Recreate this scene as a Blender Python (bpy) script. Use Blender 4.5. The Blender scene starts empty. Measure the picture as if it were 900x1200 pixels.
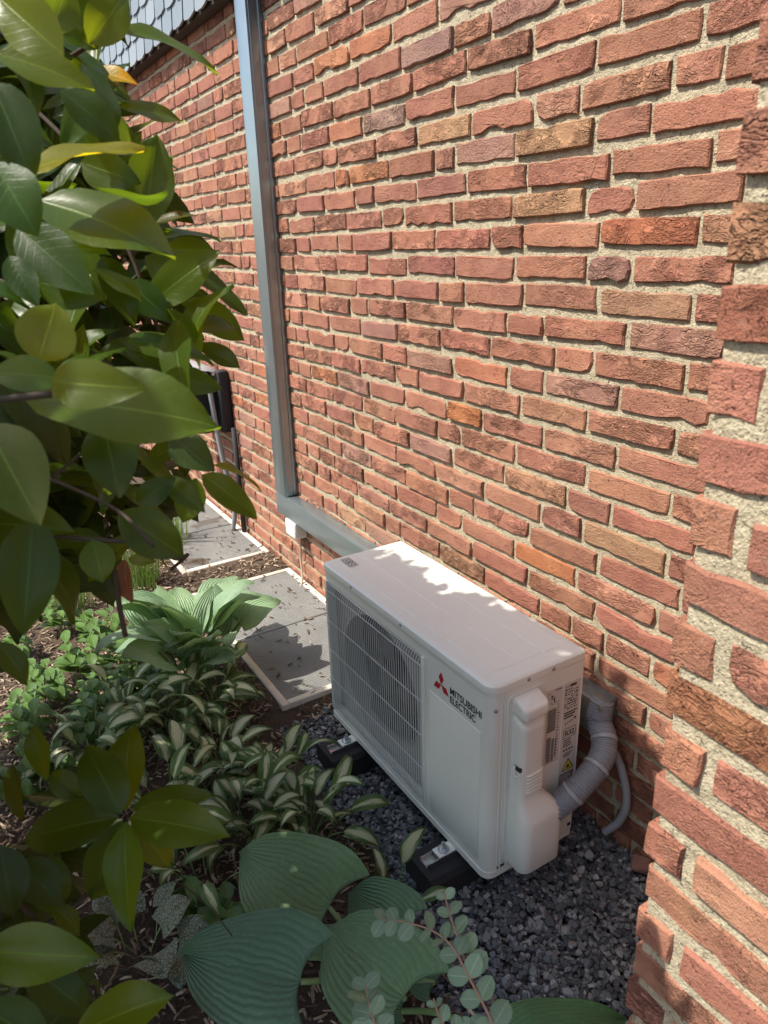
import bpy, bmesh, math, random
import numpy as np
from mathutils import Vector, Matrix, noise

R = random.Random(7)
D2R = math.radians
scene = bpy.context.scene
COL = scene.collection

# ------------------------------------------------------------------ camera
F_PX = 845.27                       # focal length in pixels of the 900 x 1200 photograph
YAW, PITCH, ROLL = 0.54062352, 0.36213724, -0.03071156
CAM = Vector((1.01484822, -1.15141878, 1.46416483))
cy, sy, cp, sp, cr, sr = (math.cos(YAW), math.sin(YAW), math.cos(PITCH), math.sin(PITCH), math.cos(ROLL), math.sin(ROLL))
FWD = Vector((-cy * cp, sy * cp, -sp))
_r0 = FWD.cross(Vector((0, 0, 1))).normalized()
_u0 = _r0.cross(FWD)
RIGHT = cr * _r0 + sr * _u0
UP = -sr * _r0 + cr * _u0
cam_data = bpy.data.cameras.new('camera')
cam_data.sensor_fit = 'HORIZONTAL'
cam_data.sensor_width = 36.0
cam_data.lens = F_PX / 900 * 36.0
cam_data.clip_start = 0.02
cam_data.clip_end = 400
cam_data.dof.use_dof = True
cam_data.dof.focus_distance = 2.2
cam_data.dof.aperture_fstop = 13.0
cam = bpy.data.objects.new('camera', cam_data)
COL.objects.link(cam)
m3 = Matrix((RIGHT, UP, -FWD)).transposed()
cam.matrix_world = Matrix.Translation(CAM) @ m3.to_4x4()
scene.camera = cam

# ------------------------------------------------------------------ light
SUN_DIR = Vector((0.36, 1.0, -1.55)).normalized()      # the way the light travels
elev = math.asin(-SUN_DIR.z)
azim = math.atan2(-SUN_DIR.x, -SUN_DIR.y)              # from +y towards +x
world = bpy.data.worlds.new('World')
scene.world = world
world.use_nodes = True
wn = world.node_tree.nodes
sky = wn.new('ShaderNodeTexSky')
sky.sky_type = 'NISHITA'
sky.sun_disc = False
sky.sun_elevation = elev
sky.sun_rotation = azim
sky.air_density = 1.0
sky.dust_density = 2.2
sky.ozone_density = 0.55
wn['Background'].inputs['Strength'].default_value = 0.15
world.node_tree.links.new(sky.outputs[0], wn['Background'].inputs['Color'])
sun_data = bpy.data.lights.new('sun', 'SUN')
sun_data.energy = 4.3
sun_data.angle = D2R(0.53)
sun_data.color = (1.0, 0.94, 0.84)
sun = bpy.data.objects.new('sun', sun_data)
COL.objects.link(sun)
sun.rotation_euler = SUN_DIR.to_track_quat('-Z', 'Y').to_euler()
sun.location = (-2, -5, 8)
scene.view_settings.view_transform = 'Standard'
scene.view_settings.look = 'None'
scene.view_settings.gamma = 1.0
scene.view_settings.exposure = 0.74
scene.cycles.max_bounces = 8
scene.cycles.use_denoising = True


# ------------------------------------------------------------------ helpers
def ray(px, py):
    return (RIGHT * ((px - 450) / F_PX) - UP * ((py - 600) / F_PX) + FWD)


def at_dist(px, py, d):
    return CAM + ray(px, py) * d


def on_z(px, py, z):
    r = ray(px, py)
    return CAM + r * ((z - CAM.z) / r.z)


def on_y(px, py, y):
    r = ray(px, py)
    return CAM + r * ((y - CAM.y) / r.y)


def project(p):
    d = Vector(p) - CAM
    w = d.dot(FWD)
    if w < 0.05:
        return None
    return (450 + F_PX * d.dot(RIGHT) / w, 600 - F_PX * d.dot(UP) / w, w)


def tag(o, label=None, cat=None, group=None, kind=None):
    if label: o['label'] = label
    if cat: o['category'] = cat
    if group: o['group'] = group
    if kind: o['kind'] = kind
    return o


def thing(name, label, cat, loc=(0, 0, 0), group=None):
    o = bpy.data.objects.new(name, None)
    o.empty_display_size = 0.05
    COL.objects.link(o)
    o.location = loc
    return tag(o, label, cat, group)


def link(name, me, parent=None, mw=None, kind=None, color=None):
    o = bpy.data.objects.new(name, me)
    COL.objects.link(o)
    if parent is not None:
        o.parent = parent
        if parent.type == 'EMPTY':          # parts are given in world coordinates
            o.matrix_parent_inverse = Matrix.Translation(-parent.location)
    if mw is not None:
        o.matrix_basis = mw
    if kind: o['kind'] = kind
    if color: o.color = color
    return o


class MB:
    """collects vertices and faces and builds one mesh"""
    def __init__(self):
        self.v, self.f, self.m, self.uv, self.s = [], [], [], [], []

    def add(self, verts, faces, mi=0, smooth=False, uvs=None):
        n = len(self.v)
        self.v += [tuple(p) for p in verts]
        for f in faces:
            self.f.append(tuple(i + n for i in f))
            self.m.append(mi)
            self.s.append(smooth)
        self.uv += uvs if uvs else [(0.0, 0.5)] * len(verts)
        return self

    def box(self, x0, x1, y0, y1, z0, z1, mi=0):
        v = [(x, y, z) for z in (z0, z1) for y in (y0, y1) for x in (x0, x1)]
        f = [(0, 2, 3, 1), (4, 5, 7, 6), (0, 1, 5, 4), (2, 6, 7, 3), (0, 4, 6, 2), (1, 3, 7, 5)]
        return self.add(v, f, mi)

    def rbox(self, x0, x1, y0, y1, z0, z1, r=0.004, seg=2, mi=0):
        bm = bmesh.new()
        bmesh.ops.create_cube(bm, size=1)
        for v in bm.verts:
            v.co = Vector(((x0 + x1) / 2 + v.co.x * (x1 - x0), (y0 + y1) / 2 + v.co.y * (y1 - y0), (z0 + z1) / 2 + v.co.z * (z1 - z0)))
        bmesh.ops.bevel(bm, geom=bm.edges[:], offset=r, segments=seg, profile=0.5, affect='EDGES')
        bm.verts.index_update()
        self.add([v.co.copy() for v in bm.verts], [[v.index for v in f.verts] for f in bm.faces], mi, True)
        bm.free()
        return self

    def tube(self, pts, r, n=8, mi=0, cap=True, smooth=True):
        pts = [Vector(p) for p in pts]
        rs = r if isinstance(r, (list, tuple)) else [r] * len(pts)
        verts, faces = [], []
        up = Vector((0, 0, 1))
        t0 = (pts[1] - pts[0]).normalized()
        if abs(t0.dot(up)) > 0.95: up = Vector((0, 1, 0))
        side = t0.cross(up).normalized()
        for i, p in enumerate(pts):
            a = pts[max(i - 1, 0)]
            b = pts[min(i + 1, len(pts) - 1)]
            t = (b - a).normalized()
            side = (side - t * side.dot(t)).normalized()
            u2 = t.cross(side)
            for k in range(n):
                an = 2 * math.pi * k / n
                verts.append(p + (side * math.cos(an) + u2 * math.sin(an)) * rs[i])
        for i in range(len(pts) - 1):
            for k in range(n):
                faces.append((i * n + k, i * n + (k + 1) % n, (i + 1) * n + (k + 1) % n, (i + 1) * n + k))
        if cap:
            faces.append(tuple(range(n))[::-1])
            faces.append(tuple((len(pts) - 1) * n + k for k in range(n)))
        return self.add(verts, faces, mi, smooth)

    def prism(self, poly, axis, a0, a1, mi=0, smooth=False):
        """poly: 2-D outline; axis 'x','y','z' is the extrusion axis"""
        def mk(p, a):
            return {'x': (a, p[0], p[1]), 'y': (p[0], a, p[1]), 'z': (p[0], p[1], a)}[axis]
        n = len(poly)
        v = [mk(p, a0) for p in poly] + [mk(p, a1) for p in poly]
        f = [tuple(range(n))[::-1], tuple(range(n, 2 * n))] + [(i, (i + 1) % n, n + (i + 1) % n, n + i) for i in range(n)]
        return self.add(v, f, mi, smooth)

    def mesh(self, name, mats):
        me = bpy.data.meshes.new(name)
        me.from_pydata(self.v, [], self.f)
        for m in (mats if isinstance(mats, (list, tuple)) else [mats]):
            me.materials.append(m)
        me.polygons.foreach_set('material_index', self.m)
        me.polygons.foreach_set('use_smooth', self.s)
        uvl = me.uv_layers.new(name='UVMap')
        li = np.zeros(len(me.loops), dtype=np.int32)
        me.loops.foreach_get('vertex_index', li)
        uvl.data.foreach_set('uv', np.array(self.uv, dtype=np.float32)[li].ravel())
        me.update()
        return me

    def fixn(self):
        bm = bmesh.new()
        vs = [bm.verts.new(p) for p in self.v]
        for f, m, s in zip(self.f, self.m, self.s):
            try:
                fc = bm.faces.new([vs[i] for i in f])
                fc.material_index = m
                fc.smooth = s
            except ValueError:
                pass
        bmesh.ops.recalc_face_normals(bm, faces=bm.faces[:])
        bm.verts.index_update()
        self.f = [tuple(v.index for v in f.verts) for f in bm.faces]
        self.m = [f.material_index for f in bm.faces]
        self.s = [f.smooth for f in bm.faces]
        bm.free()
        return self

    def build(self, name, mats, parent=None, kind=None, mw=None, sharp=None, fix=True):
        if fix: self.fixn()
        me = self.mesh(name, mats)
        if sharp is not None:
            me.set_sharp_from_angle(angle=D2R(sharp))
        return link(name, me, parent, mw, kind)


def rrect(x0, x1, y0, y1, r, n=6):
    if not isinstance(r, (list, tuple)): r = [r] * 4
    pts = []
    for (cx, cyy, a, q) in ((x1, y1, 0, r[2]), (x0, y1, 90, r[3]), (x0, y0, 180, r[0]), (x1, y0, 270, r[1])):
        ox = cx - q if cx == x1 else cx + q
        oy = cyy - q if cyy == y1 else cyy + q
        for i in range(n + 1):
            an = D2R(a + 90 * i / n)
            pts.append((ox + q * math.cos(an), oy + q * math.sin(an)))
    return pts


def bez(pts, n=24):
    """Catmull-Rom through points"""
    P = [Vector(p) for p in pts]
    P = [P[0] * 2 - P[1]] + P + [P[-1] * 2 - P[-2]]
    out = []
    for i in range(1, len(P) - 2):
        for k in range(n):
            t = k / n
            a, b, c, d = P[i - 1], P[i], P[i + 1], P[i + 2]
            out.append(0.5 * ((2 * b) + (c - a) * t + (2 * a - 5 * b + 4 * c - d) * t * t + (3 * b - a - 3 * c + d) * t ** 3))
    out.append(P[-2])
    return out


# ------------------------------------------------------------------ materials
class NT:
    def __init__(self, name):
        self.mat = bpy.data.materials.new(name)
        self.mat.use_nodes = True
        self.t = self.mat.node_tree
        self.b = self.t.nodes['Principled BSDF']

    def n(self, typ, **kw):
        nd = self.t.nodes.new('ShaderNode' + typ)
        for k, v in kw.items():
            if k in nd.inputs: nd.inputs[k].default_value = v
            else: setattr(nd, k, v)
        return nd

    def l(self, a, b):
        self.t.links.new(a, b)

    def math(self, op, a, b=None, clamp=False):
        nd = self.n('Math', operation=op, use_clamp=clamp)
        for i, x in enumerate((a, b)):
            if x is None: continue
            if isinstance(x, (int, float)): nd.inputs[i].default_value = x
            else: self.l(x, nd.inputs[i])
        return nd.outputs[0]

    def ramp(self, fac, stops, interp='LINEAR'):
        nd = self.n('ValToRGB')
        nd.color_ramp.interpolation = interp
        e = nd.color_ramp.elements
        while len(e) < len(stops): e.new(0.5)
        for i, (p, c) in enumerate(stops):
            e[i].position = p
            e[i].color = (*c, 1) if len(c) == 3 else c
        self.l(fac, nd.inputs[0])
        return nd.outputs[0]

    def mix(self, fac, a, b, blend='MIX'):
        nd = self.n('Mix', data_type='RGBA', blend_type=blend)
        for x, s in ((fac, nd.inputs[0]), (a, nd.inputs[6]), (b, nd.inputs[7])):
            if isinstance(x, (int, float)): s.default_value = x
            elif isinstance(x, tuple): s.default_value = (*x, 1) if len(x) == 3 else x
            else: self.l(x, s)
        return nd.outputs[2]

    def noise(self, vec, scale, detail=4, rough=0.6, dist=0.0):
        nd = self.n('TexNoise')
        nd.inputs['Scale'].default_value = scale
        nd.inputs['Detail'].default_value = detail
        nd.inputs['Roughness'].default_value = rough
        nd.inputs['Distortion'].default_value = dist
        if vec is not None: self.l(vec, nd.inputs['Vector'])
        return nd.outputs['Fac']

    def bump(self, h, strength=1.0, dist=0.01, normal=None):
        nd = self.n('Bump')
        nd.inputs['Strength'].default_value = strength
        nd.inputs['Distance'].default_value = dist
        self.l(h, nd.inputs['Height'])
        if normal is not None: self.l(normal, nd.inputs['Normal'])
        return nd.outputs[0]

    def set(self, **kw):
        for k, v in kw.items():
            k = k.replace('_', ' ')
            s = self.b.inputs[k]
            if isinstance(v, (int, float)): s.default_value = v
            elif isinstance(v, tuple): s.default_value = (*v, 1) if len(v) == 3 else v
            else: self.l(v, s)
        return self


def simple(name, col, rough=0.5, metal=0.0, var=0.08, scale=40.0, bump=0.0, spec=0.5):
    t = NT(name)
    tc = t.n('TexCoord').outputs['Object']
    nz = t.noise(tc, scale, 4)
    c = t.mix(nz, tuple(x * (1 - var) for x in col), tuple(min(1, x * (1 + var)) for x in col))
    t.set(Base_Color=c, Roughness=t.math('ADD', t.math('MULTIPLY', t.math('SUBTRACT', nz, 0.5), 0.15), rough), Metallic=metal)
    t.b.inputs['Specular IOR Level'].default_value = spec
    if bump: t.l(t.bump(nz, 0.4, bump), t.b.inputs['Normal'])
    return t.mat


def brick_mat(name, use_attr):
    t = NT(name)
    oi = t.n('ObjectInfo')
    tc = t.n('TexCoord').outputs['Object']
    if use_attr:
        col = t.n('Attribute', attribute_name='brick_col').outputs['Color']
        rnd = t.n('NewGeometry').outputs['Random Per Island']
    else:
        col = oi.outputs['Color']
        rnd = oi.outputs['Random']
    off = t.n('CombineXYZ')
    t.l(t.math('MULTIPLY', rnd, 37.0), off.inputs[0])
    t.l(t.math('MULTIPLY', rnd, 91.0), off.inputs[1])
    t.l(t.math('MULTIPLY', rnd, 53.0), off.inputs[2])
    v = t.n('VectorMath', operation='ADD')
    t.l(tc, v.inputs[0]); t.l(off.outputs[0], v.inputs[1])
    vec = v.outputs[0]
    fine = t.noise(vec, 260, 3, 0.75)
    mid = t.noise(vec, 75, 5, 0.7)
    blot = t.noise(vec, 13, 3, 0.6)
    # folds of hand-thrown clay: thin wandering creases, some bricks creased, some smooth
    mp = t.n('Mapping')
    mp.inputs['Scale'].default_value = (0.6, 1.0, 1.1)
    mp.inputs['Rotation'].default_value = (0, 0.5, 0)
    t.l(vec, mp.inputs['Vector'])
    fold = t.noise(mp.outputs[0], 20, 4, 0.6, 1.3)
    crease = t.math('MULTIPLY', t.math('ABSOLUTE', t.math('SUBTRACT', fold, 0.5)), 30.0, True)
    fold2 = t.noise(mp.outputs[0], 48, 4, 0.65, 1.0)
    crease2 = t.math('MULTIPLY', t.math('ABSOLUTE', t.math('SUBTRACT', fold2, 0.52)), 15.0, True)
    amt = t.ramp(t.math('FRACT', t.math('MULTIPLY', rnd, 7.31)), [(0.3, (0.12,) * 3), (0.8, (1, 1, 1))])
    msk = t.ramp(t.noise(vec, 9, 2), [(0.44, (0.03,) * 3), (0.60, (1, 1, 1))])
    cr_h = t.math('MULTIPLY', t.math('MULTIPLY', t.math('ADD', crease, t.math('MULTIPLY', crease2, 0.6)), amt), msk)
    h = t.math('ADD', t.math('ADD', t.math('MULTIPLY', cr_h, 0.95), t.math('MULTIPLY', fine, 0.34)), t.math('MULTIPLY', mid, 0.24))
    h = t.math('ADD', h, t.math('MULTIPLY', blot, 0.3))
    c1 = t.mix(t.ramp(blot, [(0.3, (0, 0, 0)), (0.7, (1, 1, 1))]), t.mix(1.0, col, (0.84, 0.79, 0.80), 'MULTIPLY'), t.mix(1.0, col, (1.12, 1.18, 1.12), 'MULTIPLY'))
    ochre = t.ramp(t.noise(vec, 8, 4, 0.65), [(0.52, (0, 0, 0)), (0.72, (1, 1, 1))])
    c1 = t.mix(t.math('MULTIPLY', ochre, 0.26), c1, (0.46, 0.25, 0.135))
    speck = t.ramp(fine, [(0.6, (0, 0, 0)), (0.7, (1, 1, 1))])
    c2 = t.mix(t.math('MULTIPLY', speck, 0.35), c1, (0.50, 0.36, 0.26))
    pale = t.ramp(t.noise(vec, 30, 5, 0.75), [(0.60, (0, 0, 0)), (0.76, (1, 1, 1))])
    c2 = t.mix(t.math('MULTIPLY', pale, 0.4), c2, (0.50, 0.40, 0.30))
    dark = t.ramp(mid, [(0.30, (1, 1, 1)), (0.44, (0, 0, 0))])
    c3 = t.mix(t.math('MULTIPLY', dark, 0.45), c2, (0.19, 0.075, 0.055))
    pit = t.ramp(t.noise(vec, 150, 2, 0.6), [(0.27, (1, 1, 1)), (0.34, (0, 0, 0))])
    c3 = t.mix(t.math('MULTIPLY', pit, 0.6), c3, (0.08, 0.035, 0.03))
    h = t.math('SUBTRACT', h, t.math('MULTIPLY', pit, 0.3))
    t.set(Base_Color=c3, Roughness=0.9)
    t.b.inputs['Specular IOR Level'].default_value = 0.2
    t.l(t.bump(h, 1.0, 0.0125), t.b.inputs['Normal'])
    return t.mat


def mortar_mat():
    t = NT('mortar')
    tc = t.n('TexCoord').outputs['Object']
    g = t.noise(tc, 230, 3, 0.7)
    m = t.noise(tc, 60, 5, 0.7)
    vo = t.n('TexVoronoi', feature='F1')
    vo.inputs['Scale'].default_value = 330
    t.l(tc, vo.inputs['Vector'])
    big = t.noise(tc, 3.2, 3)
    c = t.mix(t.ramp(m, [(0.3, (0, 0, 0)), (0.7, (1, 1, 1))]), (0.36, 0.31, 0.21), (0.60, 0.53, 0.375))
    c = t.mix(t.math('MULTIPLY', t.ramp(big, [(0.4, (0, 0, 0)), (0.7, (1, 1, 1))]), 0.5), c, (0.44, 0.385, 0.275))
    peb = t.ramp(vo.outputs['Color'], [(0.72, (0, 0, 0)), (0.8, (1, 1, 1))])
    c = t.mix(t.math('MULTIPLY', peb, 0.6), c, (0.26, 0.21, 0.145))
    pits = t.ramp(t.noise(tc, 130, 2, 0.6), [(0.28, (1, 1, 1)), (0.36, (0, 0, 0))])
    c = t.mix(t.math('MULTIPLY', pits, 0.7), c, (0.20, 0.165, 0.115))
    t.set(Base_Color=c, Roughness=0.95)
    t.b.inputs['Specular IOR Level'].default_value = 0.1
    h = t.math('ADD', t.math('SUBTRACT', t.math('MULTIPLY', g, 0.6), t.math('MULTIPLY', pits, 0.6)), t.math('ADD', m, t.math('MULTIPLY', vo.outputs['Distance'], -0.15)))
    t.l(t.bump(h, 1.0, 0.0055), t.b.inputs['Normal'])
    return t.mat


def leaf_mat(name, dark, light, rough=0.35, trans=(0.25, 0.42, 0.04), tw=0.35, pattern='vein', second=None, ribs=9, ribdepth=0.004, island=False, coat=0.0):
    t = NT(name)
    uv = t.n('UVMap').outputs[0]
    sep = t.n('SeparateXYZ')
    t.l(uv, sep.inputs[0])
    u, w = sep.outputs[0], sep.outputs[1]
    tc = t.n('TexCoord').outputs['Object']
    oi = t.n('ObjectInfo')
    rnd = t.n('NewGeometry').outputs['Random Per Island'] if island else oi.outputs['Random']
    a = t.math('ABSOLUTE', t.math('MULTIPLY', t.math('SUBTRACT', w, 0.5), 2.0))          # 0 at the midrib, 1 at the edge
    nz = t.noise(tc, 28, 4)
    c = t.mix(t.math('ADD', t.math('MULTIPLY', nz, 0.5), t.math('MULTIPLY', rnd, 0.5)), dark, light)
    h = nz
    if pattern == 'vein':
        mid = t.ramp(a, [(0.0, (1, 1, 1)), (0.05, (0, 0, 0))])
        # side veins leave the midrib at an angle
        s = t.math('SINE', t.math('MULTIPLY', t.math('SUBTRACT', u, t.math('MULTIPLY', a, 0.22)), 56.0))
        sv = t.ramp(s, [(0.88, (0, 0, 0)), (1.0, (1, 1, 1))])
        c = t.mix(t.math('MULTIPLY', mid, 0.55), c, tuple(min(1, x * 2.4 + 0.04) for x in light))
        c = t.mix(t.math('MULTIPLY', sv, 0.10), c, tuple(min(1, x * 1.7 + 0.02) for x in light))
        edge = t.ramp(t.math('MULTIPLY', t.math('ADD', a, t.noise(tc, 32, 4, 0.7)), 0.5), [(0.76, (0, 0, 0)), (0.82, (1, 1, 1))])
        c = t.mix(t.math('MULTIPLY', edge, 0.45), c, (0.13, 0.085, 0.03))
        blem = t.ramp(t.noise(tc, 55, 3, 0.7), [(0.66, (0, 0, 0)), (0.74, (1, 1, 1))])
        c = t.mix(t.math('MULTIPLY', blem, 0.35), c, (0.10, 0.075, 0.03))
        h = t.math('SUBTRACT', t.math('MULTIPLY', nz, 0.5), t.math('ADD', t.math('MULTIPLY', mid, 0.8), t.math('MULTIPLY', sv, 0.2)))
        t.l(t.bump(h, 0.3, 0.0010), t.b.inputs['Normal'])
    elif pattern == 'rib':
        an = t.math('ADD', a, t.math('MULTIPLY', t.math('SUBTRACT', t.noise(tc, 14, 3), 0.5), 0.22))
        s = t.math('COSINE', t.math('MULTIPLY', an, ribs * 2 * math.pi))
        vein = t.ramp(s, [(0.55, (0, 0, 0)), (1.0, (1, 1, 1))])
        c = t.mix(t.math('MULTIPLY', vein, 0.14), c, tuple(min(1, x * 1.5 + 0.02) for x in light))
        wob = t.noise(tc, 45, 3)
        dust = t.ramp(t.noise(tc, 70, 4, 0.7), [(0.55, (0, 0, 0)), (0.75, (1, 1, 1))])
        c = t.mix(t.math('MULTIPLY', dust, 0.3), c, (0.30, 0.34, 0.22))
        h = t.math('ADD', t.math('MULTIPLY', s, -0.5), t.math('MULTIPLY', wob, 0.55))
        t.l(t.bump(h, 0.9, ribdepth), t.b.inputs['Normal'])
    elif pattern == 'varieg':
        st = t.n('TexNoise')
        mp = t.n('Mapping')
        mp.inputs['Scale'].default_value = (2.2, 22, 1)
        t.l(uv, mp.inputs['Vector'])
        t.l(mp.outputs[0], st.inputs['Vector'])
        st.inputs['Scale'].default_value = 1.0
        st.inputs['Detail'].default_value = 3
        edge = t.math('ADD', t.math('ADD', a, t.math('MULTIPLY', t.math('SUBTRACT', rnd, 0.35), 0.45)), t.math('MULTIPLY', t.math('SUBTRACT', st.outputs['Fac'], 0.5), 1.9))
        tipc = t.math('ADD', edge, t.math('MULTIPLY', t.math('POWER', u, 4.0), 0.5))
        cream = t.ramp(tipc, [(0.46, (1, 1, 1)), (0.56, (0, 0, 0))])
        c = t.mix(cream, c, second)
        s = t.math('COSINE', t.math('MULTIPLY', a, 5 * 2 * math.pi))
        t.l(t.bump(t.math('MULTIPLY', s, -0.5), 0.6, 0.002), t.b.inputs['Normal'])
    elif pattern == 'net':
        vo = t.n('TexVoronoi', feature='DISTANCE_TO_EDGE')
        vo.inputs['Scale'].default_value = 150
        t.l(tc, vo.inputs['Vector'])
        net = t.ramp(vo.outputs['Distance'], [(0.05, (1, 1, 1)), (0.16, (0, 0, 0))])
        mid = t.ramp(a, [(0.0, (1, 1, 1)), (0.05, (0, 0, 0))])
        c = t.mix(t.math('MAXIMUM', net, mid), c, second)
        t.l(t.bump(vo.outputs['Distance'], 0.7, 0.003), t.b.inputs['Normal'])
    else:
        t.l(t.bump(nz, 0.4, 0.002), t.b.inputs['Normal'])
    c = t.mix(1.0, c, oi.outputs['Color'], 'MULTIPLY')
    t.set(Base_Color=c, Roughness=t.math('ADD', rough, t.math('MULTIPLY', t.math('SUBTRACT', nz, 0.5), 0.2)))
    t.b.inputs['Specular IOR Level'].default_value = 0.42
    if coat: t.b.inputs['Coat Weight'].default_value = coat; t.b.inputs['Coat Roughness'].default_value = 0.25
    tr = t.n('BsdfTranslucent')
    t.l(t.mix(1.0, t.mix(0.5, trans, c), oi.outputs['Color'], 'MULTIPLY'), tr.inputs['Color'])
    mx = t.n('MixShader')
    mx.inputs[0].default_value = tw
    t.l(t.b.outputs[0], mx.inputs[1]); t.l(tr.outputs[0], mx.inputs[2])
    t.l(mx.outputs[0], t.t.nodes['Material Output'].inputs['Surface'])
    return t.mat


def island_mat(name, stops, rough=0.85, bumpd=0.003, scale=60.0, spec=0.3):
    t = NT(name)
    tc = t.n('TexCoord').outputs['Object']
    rnd = t.n('NewGeometry').outputs['Random Per Island']
    nz = t.noise(tc, scale, 4, 0.65)
    c = t.ramp(rnd, stops)
    c = t.mix(1.0, c, t.mix(nz, (0.7, 0.7, 0.7), (1.25, 1.25, 1.25)), 'MULTIPLY')
    t.set(Base_Color=c, Roughness=rough)
    t.b.inputs['Specular IOR Level'].default_value = spec
    t.l(t.bump(nz, 0.8, bumpd), t.b.inputs['Normal'])
    return t.mat


M_BRICK = brick_mat('brick_single', False)
M_BRICKS = brick_mat('brick_joined', True)
M_MORTAR = mortar_mat()
M_WHITE = simple('painted_cabinet', (0.785, 0.805, 0.735), 0.42, 0, 0.06, 3.5, 0.0006)
M_PLASTIC = simple('cover_plastic', (0.80, 0.815, 0.745), 0.5, 0, 0.03, 6.0, 0.0006)
M_WIRE = simple('coated_wire', (0.72, 0.72, 0.69), 0.4, 0, 0.05)
M_SHROUD = simple('shroud_metal', (0.36, 0.365, 0.355), 0.5, 0, 0.1, 20)
M_FAN = simple('fan_plastic', (0.09, 0.093, 0.093), 0.45, 0, 0.1)
M_BLACK = simple('black_rubber', (0.018, 0.018, 0.019), 0.75, 0, 0.3, 60, 0.003)
M_DARK = simple('notch_shade_paint', (0.03, 0.03, 0.032), 0.9)
M_FIN = simple('aluminium_fins', (0.06, 0.06, 0.063), 0.6, 0.3, 0.2, 90)
M_RED = simple('red_print', (0.46, 0.012, 0.03), 0.5, 0, 0.02)
M_INK = simple('black_print', (0.02, 0.02, 0.022), 0.6, 0, 0.05)
M_GREYINK = simple('grey_print', (0.20, 0.19, 0.18), 0.7, 0, 0.15, 120)
M_LABEL = simple('label_paper', (0.62, 0.60, 0.55), 0.55, 0, 0.03)
M_YELLOW = simple('yellow_print', (0.72, 0.50, 0.03), 0.5, 0, 0.03)
M_STEEL = simple('bright_steel', (0.62, 0.63, 0.62), 0.28, 0.95, 0.1, 70)
M_SCREW = simple('screw_steel', (0.35, 0.34, 0.32), 0.4, 0.8, 0.1)
M_HOSE = simple('grey_hose', (0.27, 0.288, 0.315), 0.42, 0, 0.06, 30)
M_HOSEBAND = simple('hose_band', (0.34, 0.36, 0.385), 0.4, 0, 0.05)
M_STICK = simple('dry_stick', (0.36, 0.27, 0.17), 0.9, 0, 0.3, 60, 0.002)
M_BRANCH = simple('shrub_bark', (0.055, 0.038, 0.024), 0.85, 0, 0.35, 80, 0.003)
M_PLASTWHITE = simple('white_box_plastic', (0.72, 0.72, 0.70), 0.4, 0, 0.03)
M_CABLE = simple('cable_beige', (0.45, 0.38, 0.28), 0.6, 0, 0.1)
M_FRAMEW = simple('grate_frame', (0.66, 0.58, 0.48), 0.7, 0, 0.22, 22, 0.002)
M_HOSEGREY = simple('garden_hose', (0.27, 0.28, 0.29), 0.5, 0, 0.1)
M_REELGREY = simple('reel_hood', (0.30, 0.30, 0.32), 0.5, 0, 0.1)


def zinc_mat():
    t = NT('zinc_sheet')
    tc = t.n('TexCoord').outputs['Object']
    n1 = t.noise(tc, 9, 4, 0.6)
    n2 = t.noise(tc, 60, 4, 0.6)
    c = t.mix(n1, (0.26, 0.325, 0.345), (0.36, 0.42, 0.44))
    t.set(Base_Color=c, Metallic=0.75, Roughness=t.math('ADD', 0.24, t.math('MULTIPLY', n2, 0.14)))
    t.l(t.bump(n1, 0.25, 0.004), t.b.inputs['Normal'])
    return t.mat


M_ZINC = zinc_mat()


def grating_mat():
    t = NT('dusty_mesh')
    tc = t.n('TexCoord').outputs['Object']
    n1 = t.noise(tc, 5, 5, 0.65)
    n2 = t.noise(tc, 90, 4, 0.7)
    c = t.mix(t.ramp(n1, [(0.3, (0, 0, 0)), (0.7, (1, 1, 1))]), (0.15, 0.152, 0.145), (0.27, 0.265, 0.245))
    c = t.mix(t.math('MULTIPLY', t.ramp(n2, [(0.55, (0, 0, 0)), (0.7, (1, 1, 1))]), 0.4), c, (0.30, 0.26, 0.2))
    t.set(Base_Color=c, Roughness=0.8)
    t.l(t.bump(n2, 0.5, 0.003), t.b.inputs['Normal'])
    return t.mat


M_GRATE = grating_mat()
M_GRATEWIRE = simple('grate_wire', (0.25, 0.25, 0.24), 0.55, 0.4, 0.15, 40)


def slate_mat():
    t = NT('roof_slate')
    oi = t.n('ObjectInfo')
    tc = t.n('TexCoord').outputs['Object']
    n1 = t.noise(tc, 22, 5, 0.65)
    rnd = t.math('ADD', t.math('MULTIPLY', oi.outputs['Random'], 0.6), t.math('MULTIPLY', n1, 0.4))
    c = t.ramp(rnd, [(0.1, (0.16, 0.195, 0.22)), (0.5, (0.215, 0.25, 0.275)), (0.9, (0.26, 0.295, 0.315))])
    t.set(Base_Color=c, Roughness=0.5)
    t.l(t.bump(n1, 0.5, 0.003), t.b.inputs['Normal'])
    return t.mat


M_SLATE = slate_mat()
M_BACKING = simple('dark_board', (0.05, 0.042, 0.036), 0.85, 0, 0.2, 30)


def ground_mat():
    t = NT('garden_soil')
    tc = t.n('TexCoord').outputs['Object']
    n1 = t.noise(tc, 7, 6, 0.7)
    n2 = t.noise(tc, 70, 5, 0.75)
    c = t.mix(n2, (0.04, 0.026, 0.017), (0.17, 0.115, 0.077))
    c = t.mix(t.math('MULTIPLY', n1, 0.4), c, (0.10, 0.07, 0.045))
    t.set(Base_Color=c, Roughness=0.95)
    t.l(t.bump(n2, 1.0, 0.02), t.b.inputs['Normal'])
    return t.mat


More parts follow.
